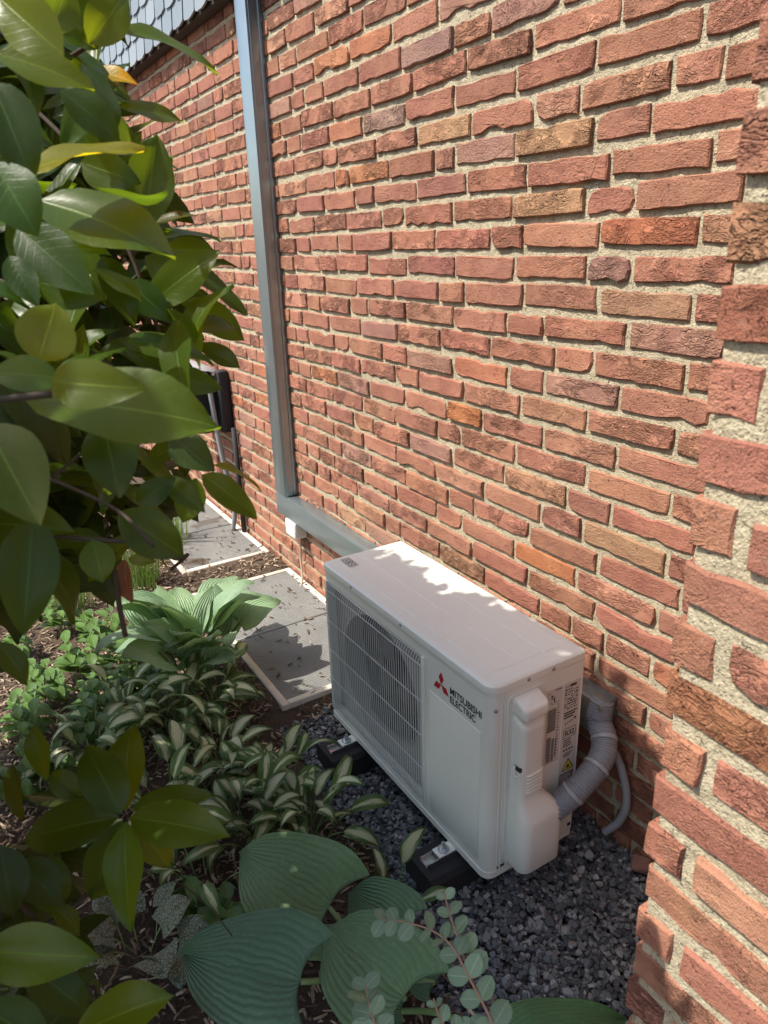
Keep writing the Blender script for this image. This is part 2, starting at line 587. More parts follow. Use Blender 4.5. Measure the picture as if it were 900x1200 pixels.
M_SOIL = ground_mat()
M_GRAVEL = island_mat('slate_gravel', [(0.0, (0.07, 0.076, 0.081)), (0.5, (0.14, 0.150, 0.158)), (0.85, (0.24, 0.252, 0.258)), (1.0, (0.38, 0.38, 0.36))], 0.72, 0.002, 90, 0.4)
M_MULCH = island_mat('bark_mulch', [(0.0, (0.06, 0.037, 0.024)), (0.45, (0.17, 0.115, 0.077)), (0.8, (0.35, 0.26, 0.18)), (1.0, (0.56, 0.46, 0.34))], 0.9, 0.002)
M_LITTER = island_mat('dry_litter', [(0.0, (0.06, 0.04, 0.025)), (0.6, (0.16, 0.11, 0.07)), (1.0, (0.42, 0.36, 0.26))], 0.9, 0.001)
M_STONE = simple('brick_fragment', (0.24, 0.12, 0.09), 0.9, 0, 0.3, 50, 0.004)

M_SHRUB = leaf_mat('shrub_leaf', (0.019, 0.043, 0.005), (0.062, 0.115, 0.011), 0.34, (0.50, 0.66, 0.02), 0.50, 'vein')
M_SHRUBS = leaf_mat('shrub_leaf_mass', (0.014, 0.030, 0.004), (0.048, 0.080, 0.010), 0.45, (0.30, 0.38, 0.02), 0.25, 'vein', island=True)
M_HOSTA = leaf_mat('blue_hosta_leaf', (0.078, 0.142, 0.084), (0.132, 0.22, 0.132), 0.5, (0.25, 0.45, 0.10), 0.18, 'rib', ribs=8, ribdepth=0.0022)
M_HOSTAG = leaf_mat('green_hosta_leaf', (0.19, 0.32, 0.18), (0.33, 0.47, 0.28), 0.45, (0.48, 0.66, 0.16), 0.3, 'rib', ribs=7, ribdepth=0.003)
M_VARI = leaf_mat('variegated_leaf', (0.055, 0.115, 0.028), (0.115, 0.20, 0.05), 0.42, (0.35, 0.5, 0.12), 0.25, 'varieg', second=(0.66, 0.68, 0.42))
M_BRUN = leaf_mat('silver_leaf', (0.27, 0.30, 0.25), (0.36, 0.385, 0.33), 0.6, (0.3, 0.4, 0.2), 0.15, 'net', second=(0.07, 0.11, 0.05))
M_EUC = leaf_mat('eucalyptus_leaf', (0.15, 0.24, 0.15), (0.24, 0.34, 0.22), 0.5, (0.35, 0.5, 0.22), 0.25, 'vein')
M_HERB = leaf_mat('herb_leaf', (0.06, 0.125, 0.03), (0.12, 0.22, 0.055), 0.45, (0.35, 0.5, 0.06), 0.35, 'vein')
M_GRASS = leaf_mat('grass_blade', (0.08, 0.15, 0.035), (0.17, 0.27, 0.075), 0.5, (0.35, 0.5, 0.08), 0.3, 'plain', island=True)
M_STALK = simple('leaf_stalk', (0.16, 0.24, 0.085), 0.5, 0, 0.2, 40)
M_EUCSTEM = simple('eucalyptus_stem', (0.32, 0.19, 0.13), 0.6, 0, 0.2, 40)
M_DEAD = leaf_mat('dead_leaf', (0.14, 0.045, 0.02), (0.26, 0.10, 0.04), 0.7, (0.4, 0.14, 0.04), 0.3, 'vein')

# ------------------------------------------------------------------ ground
GZ = -0.085


def ground_h(x, y):
    """soil height: slightly higher along the house wall"""
    k = min(max((y + 0.35) / 0.45, 0), 1)
    h = GZ + 0.035 * k * k * (3 - 2 * k)
    if x < -0.9:
        q = min(1, (-0.9 - x) / 0.15) * min(max((y + 0.75) / 0.3, 0), 1)
        h = h * (1 - q) - 0.052 * q
    return h


xs = sorted(set([-60, -30, -15, -9, -6, -5, 3, 5, 9, 15, 30, 60] + [round(-4.4 + 0.06 * i, 3) for i in range(110)]))
ys = sorted(set([-60, -30, -15, -8, -5, -3.5, -2.6, 1, 4, 12, 40] + [round(-2.2 + 0.06 * i, 3) for i in range(44)]))
mb = MB()
vv = []
for y in ys:
    for x in xs:
        z = ground_h(x, y)
        if -4.4 < x < 2.2 and -2.2 < y < 0.3:
            z += 0.018 * (noise.noise(Vector((x * 4, y * 4, 0))) + 0.6 * noise.noise(Vector((x * 11, y * 11, 3)))) * (0.4 if y > -0.45 else 1)
        if x > -0.93 and y > (-0.56 if x > 0 else -0.46): z -= 0.03
        vv.append((x, y, z))
nx = len(xs)
mb.add(vv, [(j * nx + i, j * nx + i + 1, (j + 1) * nx + i + 1, (j + 1) * nx + i) for j in range(len(ys) - 1) for i in range(nx - 1)], 0, True)
g = mb.build('ground', M_SOIL, fix=False)
tag(g, kind='structure')

# ------------------------------------------------------------------ bricks
PALETTE = [((0.392, 0.176, 0.118), 46), ((0.360, 0.156, 0.108), 30), ((0.425, 0.202, 0.133), 16), ((0.345, 0.150, 0.110), 8),
           ((0.41, 0.218, 0.138), 3), ((0.345, 0.182, 0.14), 4), ((0.43, 0.175, 0.10), 3), ((0.36, 0.19, 0.142), 2)]
_pal = [c for c, w in PALETTE for _ in range(w)]


def brick_color(rr):
    c = rr.choice(_pal)
    k = rr.uniform(0.92, 1.08)
    return tuple(min(1, x * k * rr.uniform(0.96, 1.04)) for x in c)


def brick_shape(rr, L, H=0.0538, n_long=7, rough=1.0):
    """front face looks to -y; outline uneven, edges worn"""
    out = []
    hx, hz = L / 2, H / 2
    j = 0.0022 * rough
    tilt = rr.uniform(-1, 1) * 0.0016
    for i in range(n_long):
        out.append((-hx + L * i / n_long + (rr.uniform(-1, 1) * j if i else 0), -hz))
    for i in range(2):
        out.append((hx, -hz + H * i / 2))
    for i in range(n_long):
        out.append((hx - L * i / n_long + (rr.uniform(-1, 1) * j if i else 0), hz))
    for i in range(2):
        out.append((-hx, hz - H * i / 2))
    n = len(out)
    corner = {0, n_long, n_long + 2, 2 * n_long + 2}
    o2 = []
    for i, (x, z) in enumerate(out):
        a = rr.uniform(0.2, 1.0) if i in corner else rr.uniform(-0.7, 0.7)
        if rr.random() < 0.16: a += rr.uniform(1.0, 2.6)
        dz = j * a
        x2 = x - math.copysign(dz * (0.9 if i in corner else (0.7 if abs(abs(x) - hx) < 1e-6 else 0)), x)
        z2 = z - math.copysign(dz * (1 if abs(abs(z) - hz) < 1e-6 else 0), z) + tilt * x / hx
        o2.append((x2, z2))
    inset = 0.0024
    front, outer, back = [], [], []
    yaw = rr.uniform(-1, 1) * 0.0016
    for (x, z) in o2:
        k = inset * rr.uniform(0.6, 1.5)
        fx = x - math.copysign(min(k, abs(x)), x)
        fz = z - math.copysign(min(k, abs(z)), z) if abs(z) > hz * 0.5 else z
        front.append((fx, yaw * x / hx + rr.uniform(-1, 1) * 0.0009, fz))
        outer.append((x, 0.0036 * rr.uniform(0.7, 1.3) + yaw * x / hx, z))
        back.append((x, 0.03, z))
    v = front + outer + back
    f = [tuple(range(n))]
    for i in range(n):
        k = (i + 1) % n
        f.append((i, n + i, n + k, k))
        f.append((n + i, 2 * n + i, 2 * n + k, n + k))
    return v, f


def brick_mesh(rr, L, **kw):
    v, f = brick_shape(rr, L, **kw)
    me = bpy.data.meshes.new('brick')
    me.from_pydata(v, [], f)
    me.materials.append(M_BRICK)
    bm = bmesh.new(); bm.from_mesh(me)
    bmesh.ops.recalc_face_normals(bm, faces=bm.faces[:])
    bm.to_mesh(me); bm.free()
    return me


br = random.Random(11)
VARS = {'long': (0.226, [brick_mesh(br, 0.226, rough=br.uniform(0.8, 1.7)) for _ in range(30)]),
        'short': (0.106, [brick_mesh(br, 0.106, n_long=4, rough=br.uniform(0.8, 1.5)) for _ in range(16)]),
        'closer': (0.055, [brick_mesh(br, 0.055, n_long=2) for _ in range(6)])}


def brick_kind(L):
    return 'long' if L > 0.165 else ('short' if L > 0.075 else 'closer')


def place_brick(parent, x0, x1, z, y, rr, col, zs=1.0):
    L = x1 - x0
    k = brick_kind(L)
    base, ms = VARS[k]
    me = rr.choice(ms)
    flip = rr.choice((0, math.pi))
    mw = Matrix.Translation(((x0 + x1) / 2, y + max(-0.0045, min(0.0012, rr.gauss(-0.0008, 0.0022))), z)) @ Matrix.Rotation(flip + rr.gauss(0, 0.009), 4, 'Y') @ Matrix.Diagonal((L / base, 1, zs * rr.uniform(0.95, 1.05), 1))
    return link('brick', me, parent, mw, color=(*col, 1))


def join_bricks(name, parent, items, rr):
    """items: (x0, x1, z, y, colour, frame) joined into one mesh"""
    V, Fc, C = [], [], []
    for (x0, x1, z, y, col, fr) in items:
        v, f = brick_shape(rr, x1 - x0, n_long=(6 if x1 - x0 > 0.16 else 3), rough=rr.uniform(0.7, 1.4))
        n = len(V)
        cx = (x0 + x1) / 2
        if fr is None:
            V += [(p[0] + cx, p[1] + y, p[2] + z) for p in v]
        else:
            V += [tuple(fr @ Vector((p[0] + cx, p[1], p[2] + z))) for p in v]
        Fc += [tuple(i + n for i in q) for q in f]
        C += [col] * len(f)
    me = bpy.data.meshes.new(name)
    me.from_pydata(V, [], Fc)
    me.materials.append(M_BRICKS)
    at = me.attributes.new('brick_col', 'FLOAT_COLOR', 'FACE')
    at.data.foreach_set('color', np.array([(*c, 1) for c in C], dtype=np.float32).ravel())
    bm = bmesh.new(); bm.from_mesh(me)
    bmesh.ops.recalc_face_normals(bm, faces=bm.faces[:])
    bm.to_mesh(me); bm.free()
    return link(name, me, parent, kind='stuff')


WALL_Y = 0.12
PITCHZ = 0.0686072
Z0 = 1.94039
# head-joint positions (m along the wall) of the courses
JOINTS = {
    -4: [-1.596, -1.396],
    -3: [-1.84, -1.674, -1.455, -1.22],
    -2: [-1.752, -1.605, -1.362, -1.139, -0.909],
    -1: [-1.641, -1.476, -1.23, -0.984, -0.762],
    0: [-1.67, -1.565, -1.413, -1.179, -0.938, -0.695, -0.547, -0.318],
    1: [-1.775, -1.592, -1.354, -1.111, -0.88, -0.64, -0.4, -0.148],
    2: [-1.611, -1.389, -1.165, -0.922, -0.69, -0.453, -0.209, 0.04],
    3: [-1.68, -1.444, -1.336, -1.09, -0.865, -0.618, -0.388, -0.245, -0.012, 0.091],
    4: [-1.586, -1.364, -1.262, -1.018, -0.781, -0.687, -0.447, -0.202, -0.053],
    5: [-1.676, -1.452, -1.227, -1.107, -0.87, -0.635, -0.401, -0.147, 0.091],
    6: [-1.765, -1.538, -1.298, -1.066, -0.938, -0.694, -0.452, -0.21, -0.076],
    7: [-1.582, -1.363, -1.255, -1.01, -0.777, -0.532, -0.408, -0.164, 0.082],
    8: [-1.737, -1.514, -1.38, -1.161, -0.927, -0.684, -0.437, -0.194, -0.068],
    9: [-1.71, -1.479, -1.242, -1.003, -0.761, -0.64, -0.4, -0.156, 0.088],
    10: [-1.64, -1.525, -1.297, -1.171, -0.938, -0.689, -0.459, -0.322, -0.067],
    11: [-1.693, -1.464, -1.227, -0.989, -0.753, -0.522, -0.278, -0.157, 0.091],
    12: [-1.646, -1.426, -1.317, -1.084, -0.936, -0.688, -0.448, -0.312, -0.074],
    13: [-1.699, -1.464, -1.237, -1.008, -0.866, -0.638, -0.395, -0.161, 0.082],
    14: [-1.759, -1.647, -1.42, -1.179, -0.953, -0.717, -0.553, -0.307, -0.066],
    15: [-1.698, -1.459, -1.233, -1.008, -0.77, -0.651, -0.408, -0.153, 0.09],
    16: [-1.753, -1.528, -1.306, -1.158, -0.925, -0.689, -0.448, -0.211, -0.069],
    17: [-1.7, -1.47, -1.237, -1.01, -0.776, -0.536, -0.301, -0.152, 0.097],
    18: [-1.753, -1.528, -1.411, -1.183, -0.95, -0.71, -0.341, -0.093],
    19: [-1.614, -1.474, -1.245, -1.016, -0.399, -0.161, 0.089],
    20: [-1.523, -1.303, -1.067, -0.339, -0.091],
    21: [-0.167, -0.052, 0.088],
    22: [-0.074],
    23: [0.093],
}
TINT = {(3, 4): 0}
wall = thing('brick_wall', 'long sunlit red brick house wall with pale mortar joints behind the outdoor unit', 'wall', (-2, WALL_Y, GZ))
wr = random.Random(21)
X_LO, X_HI = -9.0, 1.9
bricks = []
for row in range(-20, 31):
    zc = Z0 - PITCHZ * row
    js = list(JOINTS.get(row, []))
    # fill wide gaps that the unit hides
    k = 0
    while k < len(js) - 1:
        gap = js[k + 1] - js[k]
        if gap > 0.33:
            st = 0.24 if gap > 0.44 else gap - 0.24 if gap - 0.24 > 0.09 else gap / 2
            js.insert(k + 1, js[k] + st)
        k += 1
    if not js: js = [wr.uniform(-0.3, 0.0)]
    hn = wr.randint(2, 4)
    while js[-1] < X_HI:
        hn -= 1
        js.append(js[-1] + (wr.uniform(0.115, 0.13) if hn <= 0 else wr.uniform(0.234, 0.245)))
        if hn <= 0: hn = wr.randint(2, 4)
    hn = wr.randint(1, 3)
    while js[0] > X_LO:
        hn -= 1
        js.insert(0, js[0] - (wr.uniform(0.105, 0.13) if hn <= 0 else wr.uniform(0.226, 0.242)))
        if hn <= 0: hn = wr.randint(2, 4)
    for a, b in zip(js[:-1], js[1:]):
        g = wr.uniform(0.0035, 0.0062)
        bricks.append((a + g, b - g, zc + wr.gauss(0, 0.0020) + 0.0055 * max(min((a + b) / 2, 0.3), -2), brick_color(wr)))


def in_view(p, m=0):
    q = project(p)
    return q is not None and -m < q[0] < 900 + m and -m < q[1] < 1200 + m


def brick_score(b, y):
    p = Vector(((b[0] + b[1]) / 2, y, b[2]))
    q = project(p)
    if q is None or not (-20 < q[0] < 920 and -20 < q[1] < 1220): return 0
    # hidden behind the unit or the projecting wall
    t = (-0.285 - CAM.y) / (p.y - CAM.y)
    h = CAM + (p - CAM) * t
    if -0.8 < h.x < 0.05 and 0 < h.z < 0.5: return 0
    t = (-0.53 - CAM.y) / (p.y - CAM.y)
    if (CAM + (p - CAM) * t).x > 0.60: return 0
    if q[0] < 150: return 0
    a0, a1 = project((b[0], y, b[2])), project((b[1], y, b[2]))
    return abs(a1[0] - a0[0]) * (0.05 * F_PX / q[2])


order = sorted(bricks, key=lambda b: -brick_score(b, WALL_Y))
single = [b for b in order[:297] if brick_score(b, WALL_Y) > 0]
sset = set(id(b) for b in single)
SPECIAL = [((710, 815), (272,), (0.42, 0.155, 0.085)), ((480, 560), (20,), (0.43, 0.155, 0.075)), ((430, 432), (200,), (0.44, 0.19, 0.10)),
           ((630, 640), (655,), (0.47, 0.18, 0.085)), ((520, 530), (150,), (0.43, 0.245, 0.14)), ((650, 655), (160,), (0.44, 0.25, 0.14)),
           ((640, 645), (238,), (0.44, 0.245, 0.14)), ((555, 560), (485,), (0.45, 0.17, 0.075)), ((725, 730), (645,), (0.37, 0.21, 0.125)),
           ((750, 755), (352,), (0.37, 0.205, 0.13)), ((500, 505), (50,), (0.31, 0.18, 0.15)), ((440, 450), (142,), (0.34, 0.21, 0.165))]
for b in single:
    col = b[3]
    for (xr, yr, c) in SPECIAL:
        q = project(((b[0] + b[1]) / 2, WALL_Y, b[2]))
        if abs(q[0] - sum(xr) / 2) < 22 and abs(q[1] - yr[0]) < 9: col = c
    place_brick(wall, b[0], b[1], b[2], WALL_Y, wr, col)
join_bricks('bricks', wall, [(b[0], b[1], b[2], WALL_Y, b[3], None) for b in bricks if id(b) not in sset], wr)
# mortar bed
mb = MB()
gx = [X_LO - 0.1 + i * 0.05 for i in range(int((-2.6 - X_LO + 0.1) / 0.05))] + [-2.6 + i * 0.0125 for i in range(int(3.3 / 0.0125))] + [0.7, 0.9, 1.2, 1.6, X_HI + 0.1]
gz = [-0.2 + i * 0.0125 for i in range(int(2.7 / 0.0125))] + [2.5, 2.7, 3.0, 3.3]
vv = []
for z in gz:
    for x in gx:
        q3 = Vector((x * 30, z * 30, 0))
        vv.append((x, WALL_Y + 0.0070 - 0.0020 * noise.noise(q3) - 0.0014 * noise.noise(q3 * 2.3) + wr.uniform(-0.0006, 0.0006), z))
n = len(gx)
mb.add(vv, [(j * n + i, j * n + i + 1, (j + 1) * n + i + 1, (j + 1) * n + i) for j in range(len(gz) - 1) for i in range(n - 1)], 0, True)
mb.box(X_LO - 0.1, X_HI + 0.07, WALL_Y + 0.012, WALL_Y + 0.3, -0.2, 3.29)
mb.build('mortar_bed', M_MORTAR, wall, fix=False)

# projecting wall on the right
PIER_Y, PIER_X, PP, PZ0 = -0.53, 0.586, 0.06941125, 1.59920988
pier = thing('brick_pier', 'near brick wall projection with a jagged corner at the right of the gravel', 'wall', (1.2, -0.2, GZ))
pr = random.Random(5)
rest = []
cnt = 0
for row in range(-24, 25):
    zc = PZ0 - PP * row
    edge = PIER_X + pr.uniform(-0.003, 0.004)
    js = [edge - 0.005]
    if row % 2 == 0: js.append(PIER_X + 0.061 + pr.uniform(-0.003, 0.003))
    else: js.append(PIER_X + 0.183 + pr.uniform(-0.006, 0.006))
    k = 2
    while js[-1] < 1.8:
        js.append(js[-1] + (pr.uniform(0.234, 0.246)))
    for a, b in zip(js[:-1], js[1:]):
        g = pr.uniform(0.005, 0.008)
        bb = (a + 0.005 if a == js[0] else a + g, b - g, zc + pr.gauss(0, 0.0015))
        col = brick_color(pr)
        if in_view(((bb[0] + bb[1]) / 2, PIER_Y, zc), 60) or in_view((bb[0], PIER_Y, zc), 10):
            if row == 9: col = (0.40, 0.175, 0.095)
            if row == 3: col = (0.33, 0.13, 0.085)
            if row == 2: col = (0.37, 0.19, 0.11)
            o = place_brick(pier, bb[0], bb[1], bb[2], PIER_Y, pr, col, 0.97)
            cnt += 1
        else:
            rest.append((bb[0], bb[1], bb[2], PIER_Y, col, None))
    # return face of the projection, looking to -x
    fr = Matrix.Translation((PIER_X + 0.002, WALL_Y, 0)) @ Matrix.Rotation(-math.pi / 2, 4, 'Z')
    js = [0.0, 0.13 if row % 2 else 0.24]
    while js[-1] < 0.58: js.append(js[-1] + 0.238)
    js[-1] = 0.622
    for a, b in zip(js[:-1], js[1:]):
        if b - a > 0.05: rest.append((a + 0.007, b - 0.007, zc, 0, brick_color(pr), fr))
join_bricks('bricks', pier, rest, pr)
mb = MB()
gx = [PIER_X + 0.011 + i * 0.010 for i in range(131)]
gz = [-0.15 + i * 0.010 for i in range(336)]
vv = [(x, PIER_Y + 0.0050 - 0.0026 * noise.noise(Vector((x * 22, z * 22, 7))) + pr.uniform(-0.0005, 0.0005), z) for z in gz for x in gx]
n = len(gx)
mb.add(vv, [(j * n + i, j * n + i + 1, (j + 1) * n + i + 1, (j + 1) * n + i) for j in range(len(gz) - 1) for i in range(n - 1)], 0, True)
mb.box(PIER_X + 0.0105, PIER_X + 1.311, PIER_Y + 0.0115, WALL_Y + 0.005, -0.2, 3.19)
mb.build('mortar_core', M_MORTAR, pier, fix=False)

# ------------------------------------------------------------------ slate cladding above the wall
slate = thing('slate_cladding', 'blue-grey slate cladding with dark lower edge above the far brick wall', 'slate cladding', (-4, 0.07, 2.35))
SR = random.Random(3)


def slate_mesh(w, h, s):
    q = random.Random(s)
    out = [(-w / 2, h), (-w / 2 + q.uniform(-.002, .002), 0.012), (-w / 2 + 0.012, 0.003)]
    for i in range(1, 6):
        t = i / 6
        out.append((-w / 2 + 0.012 + (w - 0.02) * t, q.uniform(-0.002, 0.002) + 0.004 * (t > 0.8)))
    out += [(w / 2 - 0.004, 0.012), (w / 2, 0.03), (w / 2, h)]
    m = MB().prism(out, 'y', -0.0085, 0.0)
    m.fixn()
    return m.mesh('slate', M_SLATE)


SV = [slate_mesh(0.143, 0.135, s) for s in range(8)]
EXP = 0.098
joined = MB()
for rw in range(7):
    x = -8.6 + (0.08 if rw % 2 else 0)
    while x < 2.0:
        z = 2.352 + EXP * rw
        mw = Matrix.Translation((x + SR.uniform(-.003, .003), 0.048, z)) @ Matrix.Rotation(-0.075 + SR.uniform(-.012, .012), 4, 'X') @ Matrix.Rotation(SR.uniform(-.012, .012), 4, 'Y')
        if in_view((x, 0.06, z + 0.05), 30) and x > -7:
            link('slate', SR.choice(SV), slate, mw)
        else:
            me = SR.choice(SV)
            joined.add([mw @ v.co for v in me.vertices], [tuple(p.vertices) for p in me.polygons])
        x += 0.158
joined.build('slates', M_SLATE, slate, kind='stuff')
MB().box(-8.8, 2.1, 0.062, 0.113, 2.349, 3.05).build('backing_board', M_BACKING, slate)

# ------------------------------------------------------------------ zinc duct cover on the wall
duct = thing('duct_cover', 'grey zinc pipe duct cover running down the wall and turning behind the outdoor unit', 'duct cover', (-1.92, 0.09, 0.33))
DX0, DX1, DYF = -1.973, -1.868, 0.058
mb = MB().rbox(DX0, DX1, DYF, WALL_Y + 0.01, 0.3765, 3.05, 0.0035, 2)
mb.build('vertical_cover', M_ZINC, duct, sharp=40)
MB().rbox(DX1 - 0.0005, DX1 + 0.0022, DYF + 0.010, DYF + 0.0125, 0.379, 3.05, 0.0006, 1).build('cover_seam', M_ZINC, duct)
MB().rbox(DX1 - 0.0005, DX1 + 0.003, WALL_Y - 0.016, WALL_Y + 0.004, 0.379, 3.05, 0.0006, 1).build('back_flange', M_ZINC, duct)
MB().rbox(DX0 - 0.001, 0.006, DYF - 0.002, WALL_Y + 0.01, 0.279, 0.3755, 0.0035, 2).build('horizontal_cover', M_ZINC, duct, sharp=40)
MB().rbox(DX1 + 0.002, 0.004, DYF + 0.010, DYF + 0.0125, 0.3752, 0.3775, 0.0006, 1).build('cover_seam', M_ZINC, duct)
MB().rbox(0.0065, 0.0105, DYF - 0.004, WALL_Y + 0.01, 0.355, 0.3775, 0.001, 1).build('end_cap', M_ZINC, duct)

jb = thing('junction_box', 'small white plastic box hanging under the zinc duct', 'junction box', (-1.84, 0.08, 0.22))
MB().rbox(-1.885, -1.78, 0.052, 0.118, 0.195, 0.2775, 0.012, 3).build('housing', M_PLASTWHITE, jb, sharp=50)
pts = bez([(-1.83, 0.1, 0.197), (-1.835, 0.1, 0.12), (-1.85, 0.104, 0.05), (-1.82, 0.09, -0.03), (-1.80, 0.06, -0.06)], 8)
MB().tube(pts, 0.0045, 6).build('cable', M_CABLE, jb)

# ------------------------------------------------------------------ outdoor unit
unit = thing('outdoor_unit', 'white heat pump outdoor unit with wire fan grille and red three-diamond mark by the wall', 'outdoor unit', (-0.4, -0.1425, 0.0))
UW, UD, UH = 0.8, 0.285, 0.55
GX0, GX1, GZA, GZB = -0.785, -0.262, 0.035, 0.492
# cabinet shell with a real opening behind the grille
outline = rrect(-UW + 0.002, -0.002, -UD + 0.002, -0.002, [0.012, 0.026, 0.008, 0.008], 8)
fi = [i for i, p in enumerate(outline) if abs(p[1] - (-UD + 0.002)) < 1e-6]
ring = []
for i, p in enumerate(outline):
    ring.append(p)
    q = outline[(i + 1) % len(outline)]
    if abs(p[1] + UD - 0.002) < 1e-6 and abs(q[1] + UD - 0.002) < 1e-6 and q[0] > p[0] + 0.1:
        ring.append((GX0, -UD + 0.002)); ring.append((GX1, -UD + 0.002))
zl = [0.004, GZA, GZB, 0.530]
vv, ff = [], []
n = len(ring)
for z in zl:
    vv += [(p[0], p[1], z) for p in ring]
for j in range(3):
    for i in range(n):
        k = (i + 1) % n
        if j == 1 and abs(ring[i][0] - GX0) < 1e-6 and abs(ring[k][0] - GX1) < 1e-6: continue
        ff.append((j * n + i, j * n + k, (j + 1) * n + k, (j + 1) * n + i))
mb = MB().add(vv, ff, 0, True)
# reveal of the opening
y0, y1 = -UD + 0.002, -UD + 0.028
mb.add([(GX0, y0, GZA), (GX1, y0, GZA), (GX1, y0, GZB), (GX0, y0, GZB), (GX0, y1, GZA), (GX1, y1, GZA), (GX1, y1, GZB), (GX0, y1, GZB)],
       [(0, 1, 5, 4), (1, 2, 6, 5), (2, 3, 7, 6), (3, 0, 4, 7)])
body = mb.build('cabinet', M_WHITE, unit, sharp=35)
# base pan with a small flange
MB().prism(rrect(-UW + 0.0005, -0.0005, -UD - 0.0005, -0.0005, [0.013, 0.027, 0.009, 0.009], 6), 'z', -0.004, 0.0145, 0, True).build('base_pan', M_WHITE, unit, sharp=40)
# embossed panel field right of the grille
bm_ = MB().rbox(-0.238, -0.036, -UD + 0.0005, -UD + 0.0026, 0.034, 0.412, 0.0016, 2)
bm_.build('front_field', M_WHITE, unit, sharp=40)
# top panel
mb = MB()
prof = [(0.0025, 0.5285), (0.003, 0.5405), (0.002, 0.546), (-0.002, 0.5495), (-0.008, 0.551)]
rings = []
for off, z in prof:
    rings.append([(p[0], p[1], z) for p in rrect(-UW - off, off, -UD - off, off, [0.016 + off, 0.03 + off, 0.012 + off, 0.012 + off], 8)])
n = len(rings[0])
vv = [p for r_ in rings for p in r_]
ff = [(j * n + i, j * n + (i + 1) % n, (j + 1) * n + (i + 1) % n, (j + 1) * n + i) for j in range(len(rings) - 1) for i in range(n)]
ff.append(tuple((len(rings) - 1) * n + i for i in range(n)))
ff.append(tuple(range(n))[::-1])
mb.add(vv, ff, 0, True)
top = mb.build('top_panel', M_WHITE, unit, sharp=35)
for (ya, yb) in ((-0.246, -0.177), (-0.167, -0.1), (-0.09, -0.026)):
    MB().rbox(-0.755, -0.046, ya, yb, 0.5502, 0.5519, 0.0007, 1).build('stiffening_pad', M_WHITE, top, sharp=30)
# small pictogram printed on the top: two crossed boxes
mb = MB()


def bar2(m, a, b, w, z):
    a, b = Vector(a), Vector(b)
    d = (b - a).normalized() * 0.5
    s = Vector((-d.y, d.x)) * w
    m.add([(a.x - s.x, a.y - s.y, z), (b.x - s.x, b.y - s.y, z), (b.x + s.x, b.y + s.y, z), (a.x + s.x, a.y + s.y, z)], [(0, 1, 2, 3)])


TZ = 0.5526
for ox in (-0.777, -0.744):
    x0, x1, ya, yb = ox, ox + 0.031, -0.237, -0.209
    for a, b in (((x0, ya), (x1, ya)), ((x1, ya), (x1, yb)), ((x1, yb), (x0, yb)), ((x0, yb), (x0, ya)), ((x0 + .004, ya + .004), (x1 - .004, yb - .004)), ((x0 + .004, yb - .004), (x1 - .004, ya + .004))):
        bar2(mb, a, b, 0.0016, TZ)
    c = ((x0 + x1) / 2, (ya + yb) / 2)
    cc = [(c[0] + 0.0115 * math.cos(2 * math.pi * k / 16), c[1] + 0.0105 * math.sin(2 * math.pi * k / 16)) for k in range(16)]
    for k in range(16): bar2(mb, cc[k], cc[(k + 1) % 16], 0.0014, TZ)
mb.build('printed_mark', M_INK, top, fix=False)

# fan behind the grille
FX, FZ, FR = -0.525, 0.262, 0.205
yb = -UD + 0.03
sh = MB()
N = 48
inner = [(FX + FR * math.cos(2 * math.pi * k / N), FZ + FR * math.sin(2 * math.pi * k / N)) for k in range(N)]


def sq(k):
    a = 2 * math.pi * k / N
    c, s = math.cos(a), math.sin(a)
    t = min(((GX1 - FX) / c if c > 1e-6 else (GX0 - FX) / c if c < -1e-6 else 9), ((GZB - FZ) / s if s > 1e-6 else (GZA - FZ) / s if s < -1e-6 else 9))
    return (FX + c * t, FZ + s * t)


outer = [sq(k) for k in range(N)]
lip = [(FX + (FR + 0.012) * math.cos(2 * math.pi * k / N), FZ + (FR + 0.012) * math.sin(2 * math.pi * k / N)) for k in range(N)]
vv = [(p[0], yb, p[1]) for p in outer] + [(p[0], yb, p[1]) for p in lip] + [(p[0], yb - 0.008, p[1]) for p in inner] + [(p[0], yb + 0.06, p[1]) for p in inner]
ff = [(j * N + i, j * N + (i + 1) % N, (j + 1) * N + (i + 1) % N, (j + 1) * N + i) for j in range(3) for i in range(N)]
sh.add(vv, ff, 0, True)
sh.build('fan_shroud', M_SHROUD, unit, sharp=40)
MB().box(GX0 + 0.002, GX1 - 0.002, -0.05, -0.046, GZA, GZB).build('heat_exchanger', M_FIN, unit)
fan = MB()
fan.tube([(FX, yb + 0.02, FZ), (FX, yb + 0.07, FZ)], 0.045, 24)
fan_o = fan.build('fan', M_FAN, unit, sharp=40)
for k in range(3):
    bl = MB()
    vv, ff = [], []
    for i in range(9):
        rr_ = 0.04 + (FR - 0.055) * i / 8
        for j in range(7):
            an = 2 * math.pi * k / 3 + 0.35 + (j / 6 - 0.5) * (1.15 + 0.35 * i / 8) + 0.35 * (i / 8) ** 2
            yy = yb + 0.02 + 0.05 * (j / 6)
            vv.append((FX + rr_ * math.cos(an), yy, FZ + rr_ * math.sin(an)))
    ff = [(i * 7 + j, i * 7 + j + 1, (i + 1) * 7 + j + 1, (i + 1) * 7 + j) for i in range(8) for j in range(6)]
    bl.add(vv, ff, 0, True)
    bl.build('fan_blade', M_FAN, fan_o)
